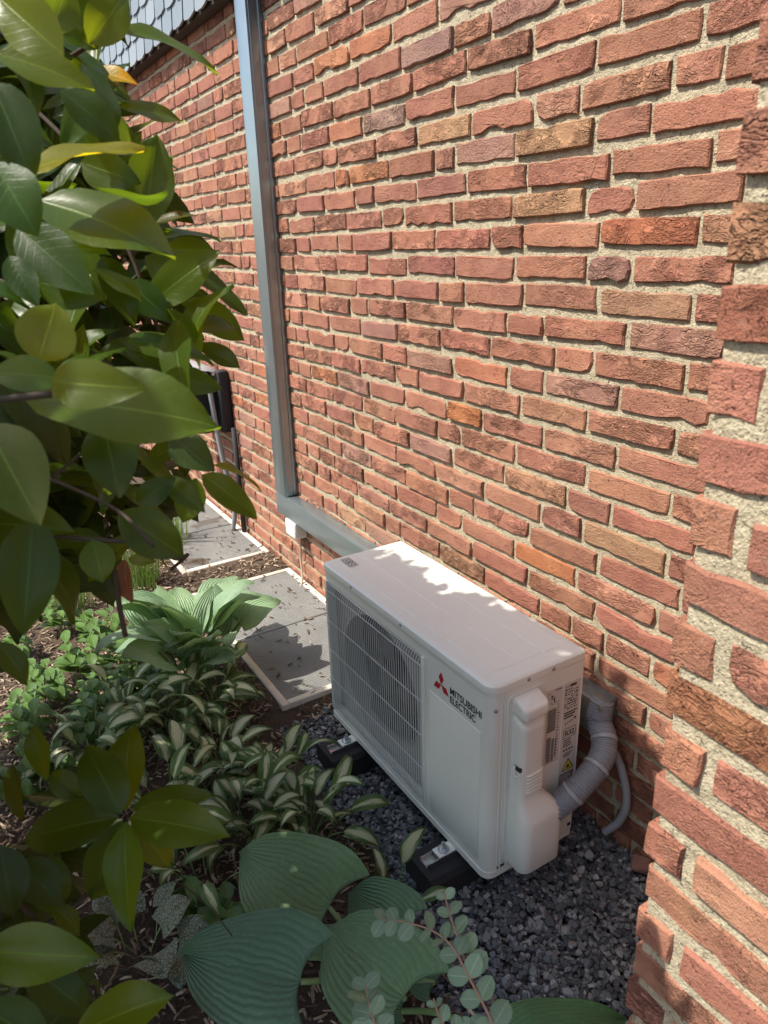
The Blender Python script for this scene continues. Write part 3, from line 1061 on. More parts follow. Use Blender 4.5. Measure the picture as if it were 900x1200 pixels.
# wire grille
YW = -UD - 0.0065
gr = MB()
nw = 47
for i in range(nw):
    x = GX0 + 0.006 + (GX1 - GX0 - 0.012) * i / (nw - 1)
    gr.tube([(x, YW + 0.028, 0.492), (x, YW + 0.018, 0.4915), (x, YW + 0.006, 0.483), (x, YW, 0.465), (x, YW, 0.058), (x, YW + 0.004, 0.045), (x, YW + 0.02, 0.036)], 0.00125, 4, cap=False)
grille = gr.build('fan_grille', M_WIRE, unit, kind='stuff', fix=False)
for z, dy in ((0.487, 0.0085), (0.466, 0.002), (0.36, 0.002), (0.255, 0.002), (0.15, 0.002), (0.056, 0.002)):
    MB().tube([(GX0 + 0.002, YW + dy + 0.001, z), (GX1 - 0.002, YW + dy + 0.001, z)], 0.0017, 5).build('grille_rail', M_WIRE, unit)
for x in (GX0 + 0.002, GX1 - 0.002):
    MB().rbox(x - 0.005, x + 0.005, -UD - 0.004, -UD + 0.006, GZA - 0.002, GZB + 0.002, 0.002, 2).build('grille_frame', M_WHITE, unit)

# right-hand side: service panel, valve cover, labels
MB().rbox(-0.003, 0.0005, -0.246, -0.004, 0.0165, 0.5265, 0.0012, 1).build('side_panel', M_WHITE, unit, sharp=30)
MB().rbox(-0.003, 0.0002, -0.2555, -0.2485, 0.0165, 0.5265, 0.001, 1).build('corner_strip', M_WHITE, unit, sharp=30)
rim = MB()
pth = bez([(0.001, -0.2365, 0.03), (0.001, -0.2365, 0.25), (0.001, -0.2365, 0.47), (0.001, -0.2345, 0.5), (0.001, -0.222, 0.5085), (0.001, -0.17, 0.5095), (0.001, -0.139, 0.5085), (0.001, -0.1335, 0.5), (0.001, -0.1335, 0.48)], 5)
rim.tube(pth, 0.0022, 6)
rim.build('panel_rim', M_WHITE, unit)


def loft(sections, n=5):
    """sections: (z, y0, y1, depth, r) rounded on the outer side; returns MB"""
    rings = []
    for (z, ya, yb_, d, r, *tilt) in sections:
        r = min(r, d * 0.95, (yb_ - ya) / 2.01)
        tl = tilt[0] if tilt else 0.0
        pts = [(0.0, ya), (d - r, ya)] + [(d - r + r * math.sin(a), ya + r - r * math.cos(a)) for a in [math.pi / 2 * i / n for i in range(1, n + 1)]]
        pts += [(d - r + r * math.cos(a), yb_ - r + r * math.sin(a)) for a in [math.pi / 2 * i / n for i in range(0, n + 1)]] + [(0.0, yb_)]
        rings.append([(p[0], p[1], z - tl * p[0]) for p in pts])
    k = len(rings[0])
    vv = [p for q in rings for p in q]
    ff = [(j * k + i, j * k + i + 1, (j + 1) * k + i + 1, (j + 1) * k + i) for j in range(len(rings) - 1) for i in range(k - 1)]
    ff += [tuple(range(k))[::-1], tuple((len(rings) - 1) * k + i for i in range(k))]
    return MB().add(vv, ff, 0, True)


mb = loft([(0.026, -0.220, -0.105, 0.050, 0.022), (0.029, -0.2235, -0.101, 0.0585, 0.024), (0.036, -0.225, -0.0985, 0.063, 0.026), (0.10, -0.225, -0.0985, 0.064, 0.026),
           (0.168, -0.225, -0.0985, 0.064, 0.026), (0.180, -0.225, -0.100, 0.0625, 0.026), (0.188, -0.225, -0.104, 0.059, 0.025), (0.212, -0.2235, -0.125, 0.0475, 0.02), (0.232, -0.2215, -0.146, 0.040, 0.017),
           (0.242, -0.2215, -0.150, 0.0385, 0.016), (0.30, -0.2215, -0.1515, 0.0385, 0.016), (0.428, -0.2215, -0.1515, 0.0385, 0.016, 0.0), (0.444, -0.2215, -0.1515, 0.0385, 0.016, 0.25), (0.452, -0.2205, -0.1525, 0.034, 0.016, 0.35), (0.456, -0.218, -0.155, 0.024, 0.014, 0.3)])
cover = mb.build('valve_cover', M_PLASTIC, unit, sharp=50)
loft([(0.455, -0.217, -0.156, 0.020, 0.012), (0.470, -0.218, -0.155, 0.021, 0.012)]).build('cover_neck', M_PLASTIC, cover, sharp=50)
loft([(0.4645, -0.2205, -0.1525, 0.038, 0.010, 0.15), (0.4675, -0.2225, -0.1505, 0.0425, 0.012, 0.15), (0.471, -0.223, -0.150, 0.0438, 0.012, 0.15), (0.494, -0.223, -0.150, 0.0438, 0.012, 0.25), (0.5015, -0.2225, -0.1505, 0.0425, 0.012, 0.32), (0.506, -0.2205, -0.1525, 0.038, 0.010, 0.4)]).build('cover_cap', M_PLASTIC, cover, sharp=50)
for i in range(6):
    z = 0.256 + i * 0.0095
    pts = [(0.0375, -0.206, z), (0.0397, -0.198, z), (0.0397, -0.165, z + 0.001), (0.036, -0.156, z + 0.001), (0.028, -0.1512, z + 0.001)]
    MB().tube(pts, 0.0028, 6).build('grip_rib', M_PLASTIC, cover)
MB().rbox(0.012, 0.034, -0.2245, -0.216, 0.318, 0.330, 0.002, 1).build('notch_shade', M_DARK, cover)  # dark box stands for the shade inside a small notch
MB().tube(bez([(0.016, -0.2235, 0.329), (0.018, -0.229, 0.316), (0.024, -0.2265, 0.305), (0.034, -0.2215, 0.312)], 4), 0.003, 6).build('notch_lip', M_PLASTIC, cover)

# labels with their print
def text_mesh(s, size, bold=0.0):
    cu = bpy.data.curves.new('txt', 'FONT')
    cu.body = s
    cu.size = size
    cu.offset = bold
    cu.align_x = 'LEFT'
    o = bpy.data.objects.new('txt', cu)
    COL.objects.link(o)
    dg = bpy.context.evaluated_depsgraph_get()
    me = bpy.data.meshes.new_from_object(o.evaluated_get(dg))
    bpy.data.objects.remove(o)
    return me


def put_text(name, s, h, width, mat, parent, origin, xdir, zdir, bold=0.0):
    me = text_mesh(s, 1.0, bold)
    co = np.array([v.co[:] for v in me.vertices])
    lo, hi = co.min(0), co.max(0)
    sx, sz = width / (hi[0] - lo[0]), h / (hi[1] - lo[1])
    for v in me.vertices:
        v.co = Vector(origin) + Vector(xdir) * ((v.co.x - lo[0]) * sx) + Vector(zdir) * ((v.co.y - lo[1]) * sz)
    me.materials.clear()
    me.materials.append(mat)
    return link(name, me, parent)


XF = -UD + 0.0013
put_text('brand_lettering', 'MITSUBISHI', 0.0195, 0.118, M_INK, unit, (-0.152, XF, 0.4495), (1, 0, 0), (0, 0, 1), 0.022)
put_text('brand_lettering', 'ELECTRIC', 0.0195, 0.097, M_INK, unit, (-0.152, XF, 0.4255), (1, 0, 0), (0, 0, 1), 0.022)
lc = (-0.188, 0.4545)
s_ = 0.0205
dia = MB()
for an in (90, 210, 330):
    a = D2R(an)
    d = Vector((math.cos(a), math.sin(a)))
    e1 = Vector((math.cos(a + math.pi / 6), math.sin(a + math.pi / 6))) * s_
    e2 = Vector((math.cos(a - math.pi / 6), math.sin(a - math.pi / 6))) * s_
    P = [Vector((0, 0)), e2, e1 + e2, e1]
    dia.add([(lc[0] + p.x, XF, lc[1] + p.y) for p in P], [(0, 1, 2, 3)])
dia.build('diamond_emblem', M_RED, unit, fix=False)

lr = random.Random(4)


def side_label(poly, name):
    return MB().prism([(p[0], p[1]) for p in poly], 'x', 0.0004, 0.0013).build(name, M_LABEL, unit)


la = side_label([(-0.119, 0.266), (-0.07, 0.266), (-0.07, 0.479), (-0.119, 0.479)], 'rating_label')
lb = side_label([(-0.0655, 0.150), (-0.012, 0.150), (-0.012, 0.479), (-0.0655, 0.479)], 'warning_label')
LX = 0.0018


def rect(m, ya, yb, za, zb, x=LX):
    m.add([(x, ya, za), (x, yb, za), (x, yb, zb), (x, ya, zb)], [(0, 1, 2, 3)])


pm = MB()
rect(pm, -0.113, -0.109, 0.468, 0.470); rect(pm, -0.095, -0.075, 0.4725, 0.475)
rect(pm, -0.106, -0.102, 0.452, 0.463); rect(pm, -0.098, -0.094, 0.444, 0.455); rect(pm, -0.1, -0.097, 0.458, 0.461)
for i in range(5): rect(pm, -0.108 + i * 0.006, -0.105 + i * 0.006, 0.440 - 0.003 * (i % 2), 0.443 - 0.003 * (i % 2))
for i in range(18):
    z = 0.43 - i * 0.0083
    rect(pm, -0.084, -0.081 + lr.uniform(0.0, 0.005), z, z + 0.0025)
    rect(pm, -0.116, -0.115 + lr.uniform(0, .002), z, z + 0.003)
pm.build('label_print', M_INK, la, fix=False)
gm = MB()
rect(gm, -0.113, -0.088, 0.36, 0.424)
rect(gm, -0.113, -0.100, 0.272, 0.345); rect(gm, -0.0975, -0.089, 0.272, 0.338); rect(gm, -0.086, -0.082, 0.28, 0.335)
gm.build('label_text_block', M_GREYINK, la, fix=False)
pm = MB()
rect(pm, -0.062, -0.046, 0.468, 0.4695); rect(pm, -0.046, -0.026, 0.4655, 0.472)
for i in range(9):
    z = 0.458 - i * 0.0068
    y = -0.062
    while y < -0.02:
        w = lr.uniform(0.002, 0.008)
        if lr.random() < 0.75 and not (y + w > -0.034 and i < 3): rect(pm, y, min(y + w, -0.016), z, z + lr.uniform(0.002, 0.004))
        y += w + lr.uniform(0.001, 0.003)
for i in range(5):
    for j in range(5):
        if (i * 3 + j * 5 + i * j) % 3: rect(pm, -0.032 + i * 0.003, -0.0293 + i * 0.003, 0.44 + j * 0.0034, 0.443 + j * 0.0034)
for i in range(3): rect(pm, -0.061, -0.018 - 0.006 * i, 0.392 - i * 0.007, 0.396 - i * 0.007)
for i in range(4): rect(pm, -0.056 + i * 0.007, -0.051 + i * 0.007, 0.3605 + 0.0015 * i, 0.364 + 0.0015 * i)
rect(pm, -0.026, -0.02, 0.367, 0.374)
for (a, b, c, d) in ((-0.0585, -0.0175, 0.346, 0.3475), (-0.0585, -0.0175, 0.319, 0.3205), (-0.0585, -0.057, 0.3205, 0.346), (-0.019, -0.0175, 0.3205, 0.346)): rect(pm, a, b, c, d)
for i in range(4): rect(pm, -0.0575, -0.022 - lr.uniform(0, .012), 0.312 - i * 0.006, 0.3148 - i * 0.006)
for i in range(4): rect(pm, -0.056 + i * 0.009, -0.05 + i * 0.009, 0.281, 0.2865)
for i in range(3): rect(pm, -0.054, -0.025 - 0.004 * i, 0.272 - i * 0.0045, 0.2742 - i * 0.0045)
pm.build('label_print', M_INK, lb, fix=False)
put_text('refrigerant_lettering', 'R32', 0.0155, 0.031, M_INK, lb, (LX + 0.0002, -0.0535, 0.3255), (0, 1, 0), (0, 0, 1), 0.02)
tri = MB()
ty, tz = -0.036, 0.2205
tri.add([(LX, ty - 0.0205, tz), (LX, ty + 0.0205, tz), (LX, ty, tz + 0.036)], [(0, 1, 2)])
tri.build('warning_triangle', M_INK, lb, fix=False)
tri = MB()
tri.add([(LX + 0.0003, ty - 0.0165, tz + 0.0022), (LX + 0.0003, ty + 0.0165, tz + 0.0022), (LX + 0.0003, ty, tz + 0.0313)], [(0, 1, 2)])
tri.build('warning_field', M_YELLOW, lb, fix=False)
fl = MB()
fl.add([(LX + 0.0006, ty + p[0], tz + p[1]) for p in ((-0.004, 0.006), (0.004, 0.006), (0.0055, 0.011), (0.002, 0.015), (0.001, 0.020), (-0.0025, 0.015), (-0.0055, 0.011))], [tuple(range(7))])
fl.build('flame_symbol', M_INK, lb, fix=False)
gm = MB()
rect(gm, -0.062, -0.015, 0.155, 0.214)
gm.build('label_text_block', M_GREYINK, lb, fix=False)
pm = MB()
for i in range(8): rect(pm, -0.059, -0.02 - lr.uniform(0, .012), 0.206 - i * 0.006, 0.2085 - i * 0.006, LX + 0.0004)
pm.build('label_print', M_LABEL, lb, fix=False)


def screw(x, y, z, d, parent):
    d = Vector(d)
    m = MB()
    p = Vector((x, y, z))
    m.tube([p, p + d * 0.0015, p + d * 0.003], [0.0048, 0.0046, 0.003], 10)
    m.build('screw', M_SCREW, parent)


for (x, y, z, d) in ((0.0028, -0.181, 0.537, (1, 0, 0)), (0.0028, -0.106, 0.537, (1, 0, 0)), (-0.004, -0.268, 0.483, (0.8, -0.6, 0)), (-0.62, -UD - 0.0015, 0.5385, (0, -1, 0)), (-0.36, -UD - 0.0015, 0.5385, (0, -1, 0))):
    screw(x, y, z, d, unit)
MB().box(0.0006, 0.0014, -0.2545, -0.2495, 0.022, 0.028).build('vent_slot', M_INK, unit)
MB().box(0.0006, 0.0014, -0.243, -0.231, 0.022, 0.029).build('vent_slot', M_INK, unit)
MB().box(0.0006, 0.0014, -0.020, -0.009, 0.03, 0.040).build('vent_slot', M_INK, unit)
for fx in (-0.655, -0.14):
    MB().rbox(fx - 0.017, fx + 0.017, -0.336, -0.24, -0.0095, -0.0045, 0.0015, 1).build('mounting_foot', M_WHITE, unit)

# rubber blocks under the unit
for i, (fx, lab) in enumerate(((-0.655, 'black rubber mounting block under the grille end of the outdoor unit'), (-0.14, 'black rubber mounting block under the logo end of the outdoor unit'))):
    b = thing('mounting_block', lab, 'mounting block', (fx, -0.15, GZ), 'rubber mounting blocks under the outdoor unit')
    m = MB()
    m.prism([(fx - 0.064, GZ - 0.03), (fx + 0.064, GZ - 0.03), (fx + 0.061, -0.036), (fx + 0.05, -0.0225), (fx - 0.05, -0.0225), (fx - 0.061, -0.036)], 'y', -0.388, 0.06)
    m.build('rubber_base', M_BLACK, b)
    m = MB()
    m.box(fx - 0.0165, fx + 0.0165, -0.372, 0.05, -0.0223, -0.0195)
    m.box(fx - 0.0165, fx - 0.0142, -0.372, 0.05, -0.0195, -0.0100)
    m.box(fx + 0.0142, fx + 0.0165, -0.372, 0.05, -0.0195, -0.0100)
    m.build('rail_channel', M_STEEL, b)
    m = MB(); m.tube([(fx, -0.312, -0.0043), (fx, -0.312, -0.0018)], 0.0155, 20)
    m.build('washer', M_STEEL, b, sharp=40)
    m = MB(); m.tube([(fx, -0.312, -0.0017), (fx, -0.312, 0.0075)], 0.0095, 6, smooth=False)
    m.build('nut', M_STEEL, b)
    m = MB(); m.tube([(fx, -0.312, 0.0076), (fx, -0.312, 0.018)], 0.005, 10)
    m.build('bolt', M_STEEL, b, sharp=40)


# corrugated hose from the valve cover up to the end of the duct
def corrugated(name, path, r, pitch, depth, mat, parent, n=24, bands=(), bandmat=None):
    L = [0]
    for a, b in zip(path[:-1], path[1:]): L.append(L[-1] + (b - a).length)
    steps = int(L[-1] / pitch * 4)
    pts, rs = [], []
    for k in range(steps + 1):
        s = L[-1] * k / steps
        i = max(0, min(len(L) - 2, int(np.searchsorted(L, s) - 1)))
        t = (s - L[i]) / max(1e-9, L[i + 1] - L[i])
        pts.append(path[i].lerp(path[i + 1], t))
        rs.append(r - depth * (1 if k % 4 in (1, 2) else 0) * 1.0)
    MB().tube(pts, rs, n).build(name, mat, parent, fix=False)
    for bs in bands:
        i = int(steps * bs)
        q = pts[i:i + max(5, int(0.011 / (pitch / 4)))]
        MB().tube(q, r + 0.0012, n).build('hose_band', bandmat, parent, fix=False)


hose = thing('corrugated_hose', 'grey corrugated hose curving from the white valve cover up into the zinc duct', 'hose', (0.05, 0.0, 0.2))
path = bez([Vector((0.030, -0.125, 0.150)), Vector((0.040, -0.100, 0.170)), on_y(680, 921, -0.048), on_y(704, 890, 0.02), on_y(708, 866, 0.055), on_y(702, 843, 0.075), Vector((-0.012, 0.085, 0.372))], 10)
corrugated('hose_wall', path, 0.0315, 0.0066, 0.0045, M_HOSE, hose, 28, (0.22, 0.47, 0.68), M_HOSEBAND)
drain = thing('drain_hose', 'thin grey drain hose hanging against the bricks behind the corrugated hose', 'hose', (0.06, 0.1, 0.05))
path = bez([on_y(704, 860, 0.075), on_y(722, 885, 0.085), on_y(733, 920, 0.095), on_y(734, 945, 0.097), on_y(726, 962, 0.093), on_y(719, 968, 0.085), on_y(708, 975, 0.07)], 8)
corrugated('hose_wall', path, 0.0105, 0.0045, 0.0010, M_HOSE, drain, 14)

# ------------------------------------------------------------------ light-well grates
def grate(x0, x1, y0, y1, z, label, seed):
    g = thing('light_well_grate', label, 'grate', ((x0 + x1) / 2, (y0 + y1) / 2, z), 'mesh grates over the basement light wells')
    w = 0.027
    for (a, b, c, d) in ((x0, x1, y0, y0 + w), (x0, x1, y1 - w, y1), (x0, x0 + w, y0 + w + .001, y1 - w - .001), (x1 - w, x1, y0 + w + .001, y1 - w - .001)):
        MB().rbox(a, b, c, d, z - 0.06, z + 0.0045, 0.002, 1).build('frame_bar', M_FRAMEW, g)
    m = MB()
    k = 0
    x = x0 + w
    while x < x1 - w:
        m.box(x - 0.0011, x + 0.0011, y0 + w, y1 - w, z - 0.003, z + 0.0004); x += 0.0125
    y = y0 + w
    while y < y1 - w:
        m.box(x0 + w, x1 - w, y - 0.0011, y + 0.0011, z - 0.004, z + 0.0006); y += 0.0125
    m.build('wire_mesh', M_GRATEWIRE, g, kind='stuff', fix=False)
    MB().box(x0 + w - .002, x1 - w + .002, y0 + w - .002, y1 - w + .002, z - 0.05, z - 0.0006).build('fly_screen', M_GRATE, g)
    MB().rbox((x0 + x1) / 2 - 0.004, (x0 + x1) / 2 + 0.004, y0 + w, y1 - w, z - 0.003, z + 0.004, 0.001, 1).build('cross_bar', M_GRATEWIRE, g)
    return g


GRZ = -0.048
grate(-2.015, -0.985, -0.387, 0.112, GRZ, 'grey mesh light well grate in a pale frame, partly behind the outdoor unit', 1)
grate(-3.26, -2.26, -0.352, 0.112, GRZ, 'farther grey mesh light well grate beyond the strip of bare soil', 2)


def scatter_strips(n, xr, yr, zf, L, W, rr, ok=None, flat=0.25):
    V, Fc = [], []
    while n > 0:
        x, y = rr.uniform(*xr), rr.uniform(*yr)
        if ok and not ok(x, y): continue
        n -= 1
        l, w = rr.uniform(*L), rr.uniform(*W)
        a = rr.uniform(0, math.tau)
        M = Matrix.Translation((x, y, zf(x, y) + rr.uniform(0, 0.006))) @ Matrix.Rotation(a, 4, 'Z') @ Matrix.Rotation(rr.gauss(0, flat), 4, 'Y') @ Matrix.Rotation(rr.gauss(0, flat), 4, 'X')
        t = rr.uniform(0.0012, 0.004)
        b = rr.uniform(-0.15, 0.15) * l
        k = len(V)
        pts = [(-l / 2, -w / 2 * 0.6, 0), (0, -w / 2 + b, t * 0.6), (l / 2, -w / 3, 0), (l / 2, w / 3, 0), (0, w / 2 + b, t * 0.6), (-l / 2, w / 2 * 0.5, 0)]
        V += [tuple(M @ Vector(p)) for p in pts] + [tuple(M @ Vector((p[0], p[1], p[2] + t))) for p in pts]
        Fc += [(k + 6, k + 7, k + 10, k + 11), (k + 7, k + 8, k + 9, k + 10)] + [(k + i, k + (i + 1) % 6, k + 6 + (i + 1) % 6, k + 6 + i) for i in range(6)]
    return V, Fc


def raw(name, V, Fc, mat, kind=None, parent=None, smooth=False):
    me = bpy.data.meshes.new(name)
    me.from_pydata(V, [], Fc)
    me.materials.append(mat)
    if smooth: me.polygons.foreach_set('use_smooth', [True] * len(Fc))
    return link(name, me, parent, kind=kind)


sr_ = random.Random(8)


def soil_ok(x, y):
    if -2.03 < x < -0.97 and y > -0.4: return False
    if -3.28 < x < -2.24 and y > -0.37: return False
    if x > -0.95 + 0.05 * math.sin(y * 17) and y > -0.45 + 0.04 * math.sin(x * 13): return False
    return True


V, Fc = scatter_strips(17000, (-3.6, 0.6), (-1.5, 0.11), lambda x, y: ground_h(x, y) + 0.004, (0.008, 0.036), (0.002, 0.008), sr_, soil_ok, 0.3)
tag(raw('bark_mulch', V, Fc, M_MULCH), 'brown shredded bark mulch covering the planting bed', 'mulch', kind='stuff')
V, Fc = scatter_strips(230, (-3.2, -1.0), (-0.34, 0.1), lambda x, y: GRZ + 0.002, (0.006, 0.03), (0.002, 0.008), sr_, lambda x, y: not soil_ok(x, y), 0.15)
tag(raw('plant_litter', V, Fc, M_LITTER), 'dry plant litter scattered over the two grates', 'litter', kind='stuff')

# slate gravel round the unit
gv = random.Random(31)
V, Fc = [], []
n = 0
while n < 21000:
    x, y = gv.uniform(-0.97, 0.62), gv.uniform(-0.56, 0.118)
    lim = -0.43 + 0.05 * noise.noise(Vector((x * 5, 0, 0))) + (-0.10 if x > 0.0 else 0)
    if y < lim or (x < -0.93 + 0.05 * noise.noise(Vector((0, y * 7, 1)))): continue
    n += 1
    s = gv.uniform(0.0048, 0.0112) * (1.45 if gv.random() < 0.08 else 1)
    el = gv.uniform(0.55, 0.95)
    th = gv.uniform(0.22, 0.5) * s
    zz = ground_h(x, y) + gv.uniform(-0.022, 0.006) - (0.008 if y < -0.2 else 0) + 0.012 * noise.noise(Vector((x * 6, y * 6, 5)))
    M = Matrix.Translation((x, y, zz)) @ Matrix.Rotation(gv.uniform(0, math.tau), 4, 'Z') @ Matrix.Rotation(gv.gauss(0, 0.42), 4, 'X') @ Matrix.Rotation(gv.gauss(0, 0.3), 4, 'Y')
    m_ = gv.choice((4, 5, 5, 6))
    k = len(V)
    ring = []
    for i in range(m_):
        a = math.tau * (i + gv.uniform(-0.3, 0.3)) / m_
        r_ = s * gv.uniform(0.75, 1.15)
        ring.append((r_ * math.cos(a), r_ * math.sin(a) * el))
    V += [tuple(M @ Vector((p[0] * 0.94, p[1] * 0.94, th + gv.uniform(-.2, .2) * th))) for p in ring]
    V += [tuple(M @ Vector((p[0], p[1], -th * gv.uniform(0.6, 1)))) for p in ring]
    Fc.append(tuple(k + i for i in range(m_)))
    Fc += [(k + i, k + m_ + i, k + m_ + (i + 1) % m_, k + (i + 1) % m_) for i in range(m_)]
tag(raw('slate_gravel', V, Fc, M_GRAVEL), 'dark grey crushed slate gravel around the outdoor unit', 'gravel', kind='stuff')

sx = on_z(757, 1008, -0.02)
m = MB().rbox(-0.024, 0.024, -0.018, 0.018, -0.016, 0.016, 0.008, 2)
m.v = [tuple(Vector(p) * (1 + 0.35 * noise.noise(Vector(p) * 60))) for p in m.v]
st = m.build('stone', M_STONE, mw=Matrix.Translation((sx.x, min(sx.y, 0.09), -0.028)) @ Matrix.Rotation(0.7, 4, 'Z') @ Matrix.Rotation(0.4, 4, 'X'))
tag(st, 'small reddish stone lying on the gravel against the brick wall', 'stone')

# ------------------------------------------------------------------ garden hose holder on the far wall
reel = thing('hose_holder', 'black and grey garden hose holder on the far wall left of the duct', 'hose holder', (-2.75, 0.1, 0.6))
MB().rbox(-2.685, -2.625, 0.055, 0.117, 0.52, 0.85, 0.012, 2).build('back_plate', M_BLACK, reel, sharp=50)
m = MB(); m.tube([(-3.05, 0.0, 0.66), (-2.72, 0.0, 0.66)], 0.15, 28); m.build('drum', M_BLACK, reel, sharp=40)
m = MB()
vv, ff = [], []
for i in range(11):
    a = D2R(20 + 140 * i / 10)
    for x in (-3.12, -3.08, -2.72, -2.68):
        r_ = 0.185 if x in (-3.08, -2.72) else 0.16
        vv.append((x, 0.0 + -r_ * math.cos(a) * 0.8, 0.69 + r_ * math.sin(a)))
ff = [(i * 4 + j, i * 4 + j + 1, (i + 1) * 4 + j + 1, (i + 1) * 4 + j) for i in range(10) for j in range(3)]
m.add(vv, ff, 0, True)
m.build('hood', M_REELGREY, reel, sharp=50)
m = MB(); m.tube([(-2.655, 0.046, 0.835), (-2.655, 0.036, 0.835)], 0.013, 12); m.build('rivet', M_STEEL, reel, sharp=40)
m = MB(); m.tube(bez([(-2.80, 0.0, 0.80), (-2.70, 0.005, 0.835), (-2.665, 0.015, 0.79), (-2.655, 0.02, 0.68), (-2.645, 0.03, 0.5), (-2.64, 0.05, 0.3), (-2.64, 0.075, 0.1), (-2.66, 0.06, -0.05)], 8), 0.0135, 10)
m.build('hose', M_HOSEGREY, reel)
MB().tube([(-2.59, 0.1, 0.55), (-2.59, 0.1, -0.04)], 0.014, 8).build('stand_pipe', M_BLACK, reel)
MB().rbox(-2.735, -2.69, -0.01, 0.02, 0.595, 0.607, 0.003, 1).build('clip', M_PLASTWHITE, reel)


# ------------------------------------------------------------------ plants
def prof_ellip(p=0.85, q=0.8):
    return lambda t: max(0.0, math.sin(math.pi * t ** p)) ** q


def prof_heart(t):
    return min(1.0, 2.3 * (t + 0.0004) ** 0.42 * (1 - t) ** 0.93)


def leaf_grid(L, W, prof, fold=0.3, arch=0.25, wav=0.03, twist=0.0, nu=9, nv=2, seed=0, tp=1.0, stalk=0.0, a0=0.0, stalk_w=0.004, cord=0.0):
    """blade along +x, normal +z; a stalk of given length first if asked; returns verts, faces, uvs, face material index"""
    q = random.Random(seed)
    ph = [q.uniform(0, 6.28) for _ in range(4)]
    V, U, Fc, Mi = [], [], [], []
    pos = Vector((0, 0, 0))
    ang = a0
    ns = 5 if stalk > 0 else 0
    rowlist = []
    for i in range(ns):
        rowlist.append((pos.copy(), ang, stalk_w / 2, 0.0, True))
        pos = pos + Vector((math.cos(ang), 0, math.sin(ang))) * (stalk / ns)
        ang -= arch * 0.35 / ns
    for i in range(nu + 1):
        t = (i / nu) ** tp
        dt = ((i + 1) / nu) ** tp - t if i < nu else 0
        rowlist.append((pos.copy(), ang, max(W / 2 * prof(t), 0.0006), t, False))
        pos = pos + Vector((math.cos(ang), 0, math.sin(ang))) * (L * dt)
        ang -= arch * dt * (0.6 + 0.8 * t)
    for (p, an, h, t, isst) in rowlist:
        nrm = Vector((-math.sin(an), 0, math.cos(an)))
        for j in range(-nv, nv + 1):
            v = j / nv
            y = h * v
            lift = fold * abs(y) - 0.5 * fold * y * y / max(h, 1e-5) * 0.6
            lift += wav * W * (math.sin(t * 9 + ph[0] + (1.7 if v > 0 else 0)) * v * v + 0.4 * math.sin(t * 5 + v * 3 + ph[1])) * (0 if isst else min(1, t * 4))
            tang = Vector((math.cos(an), 0, math.sin(an)))
            back = cord * W * v * v * (1 - t) ** 2.5 * min(1, t * 12) if not isst else 0.0
            V.append(p + nrm * lift - tang * back + Vector((0, y * math.cos(twist * t), y * math.sin(twist * t))))
            U.append((t, (v + 1) / 2))
    k = 2 * nv + 1
    for i in range(len(rowlist) - 1):
        for j in range(2 * nv):
            Fc.append((i * k + j, (i + 1) * k + j, (i + 1) * k + j + 1, i * k + j + 1))
            Mi.append(1 if rowlist[i + 1][4] or rowlist[i][4] else 0)
    return V, Fc, U, Mi


def leaf_mesh(name, mats, **kw):
    V, Fc, U, Mi = leaf_grid(**kw)
    m = MB()
    m.v = [tuple(v) for v in V]; m.f = Fc; m.m = Mi; m.s = [True] * len(Fc); m.uv = U
    return m.mesh(name, mats)


def clump(name, label, cat, center, n, meshes, seed, smin=0.8, smax=1.15, spread=0.03, upr=0.25, group=None, colvar=0.15, leafname='leaf', tilt0=-0.1):
    q = random.Random(seed)
    c = Vector(center)
    t = thing(name, label, cat, c, group)
    for i in range(n):
        az = math.tau * (i * 0.382 + q.uniform(-0.08, 0.08))
        up = q.random()
        s = q.uniform(smin, smax)
        mw = Matrix.Translation(c + Vector((math.cos(az), math.sin(az), 0)) * q.uniform(0, spread)) @ Matrix.Rotation(az, 4, 'Z') @ Matrix.Rotation(-(up * upr + tilt0), 4, 'Y') @ Matrix.Rotation(q.gauss(0, 0.25), 4, 'X') @ Matrix.Scale(s, 4)
        k = q.uniform(1 - colvar, 1 + colvar)
        link(leafname, q.choice(meshes), t, mw, color=(k * q.uniform(.95, 1.05), k, k * q.uniform(.9, 1.05), 1))
    return t


# --- variegated hostas: white-centred narrow leaves
VL = [leaf_mesh('variegated_leaf', [M_VARI, M_STALK], L=0.135 + 0.014 * (i % 3), W=0.054 + 0.005 * (i % 2), prof=prof_ellip(0.72, 0.85), fold=0.28, arch=1.5 + 0.25 * (i % 4), wav=0.06, twist=0.5 * (i % 3 - 1), nu=10, nv=3, seed=i, stalk=0.13 + 0.04 * (i % 3), a0=1.25, stalk_w=0.007) for i in range(8)]


def gpt(px, py):
    p = on_z(px, py, GZ)
    return (p.x, p.y, ground_h(p.x, p.y))


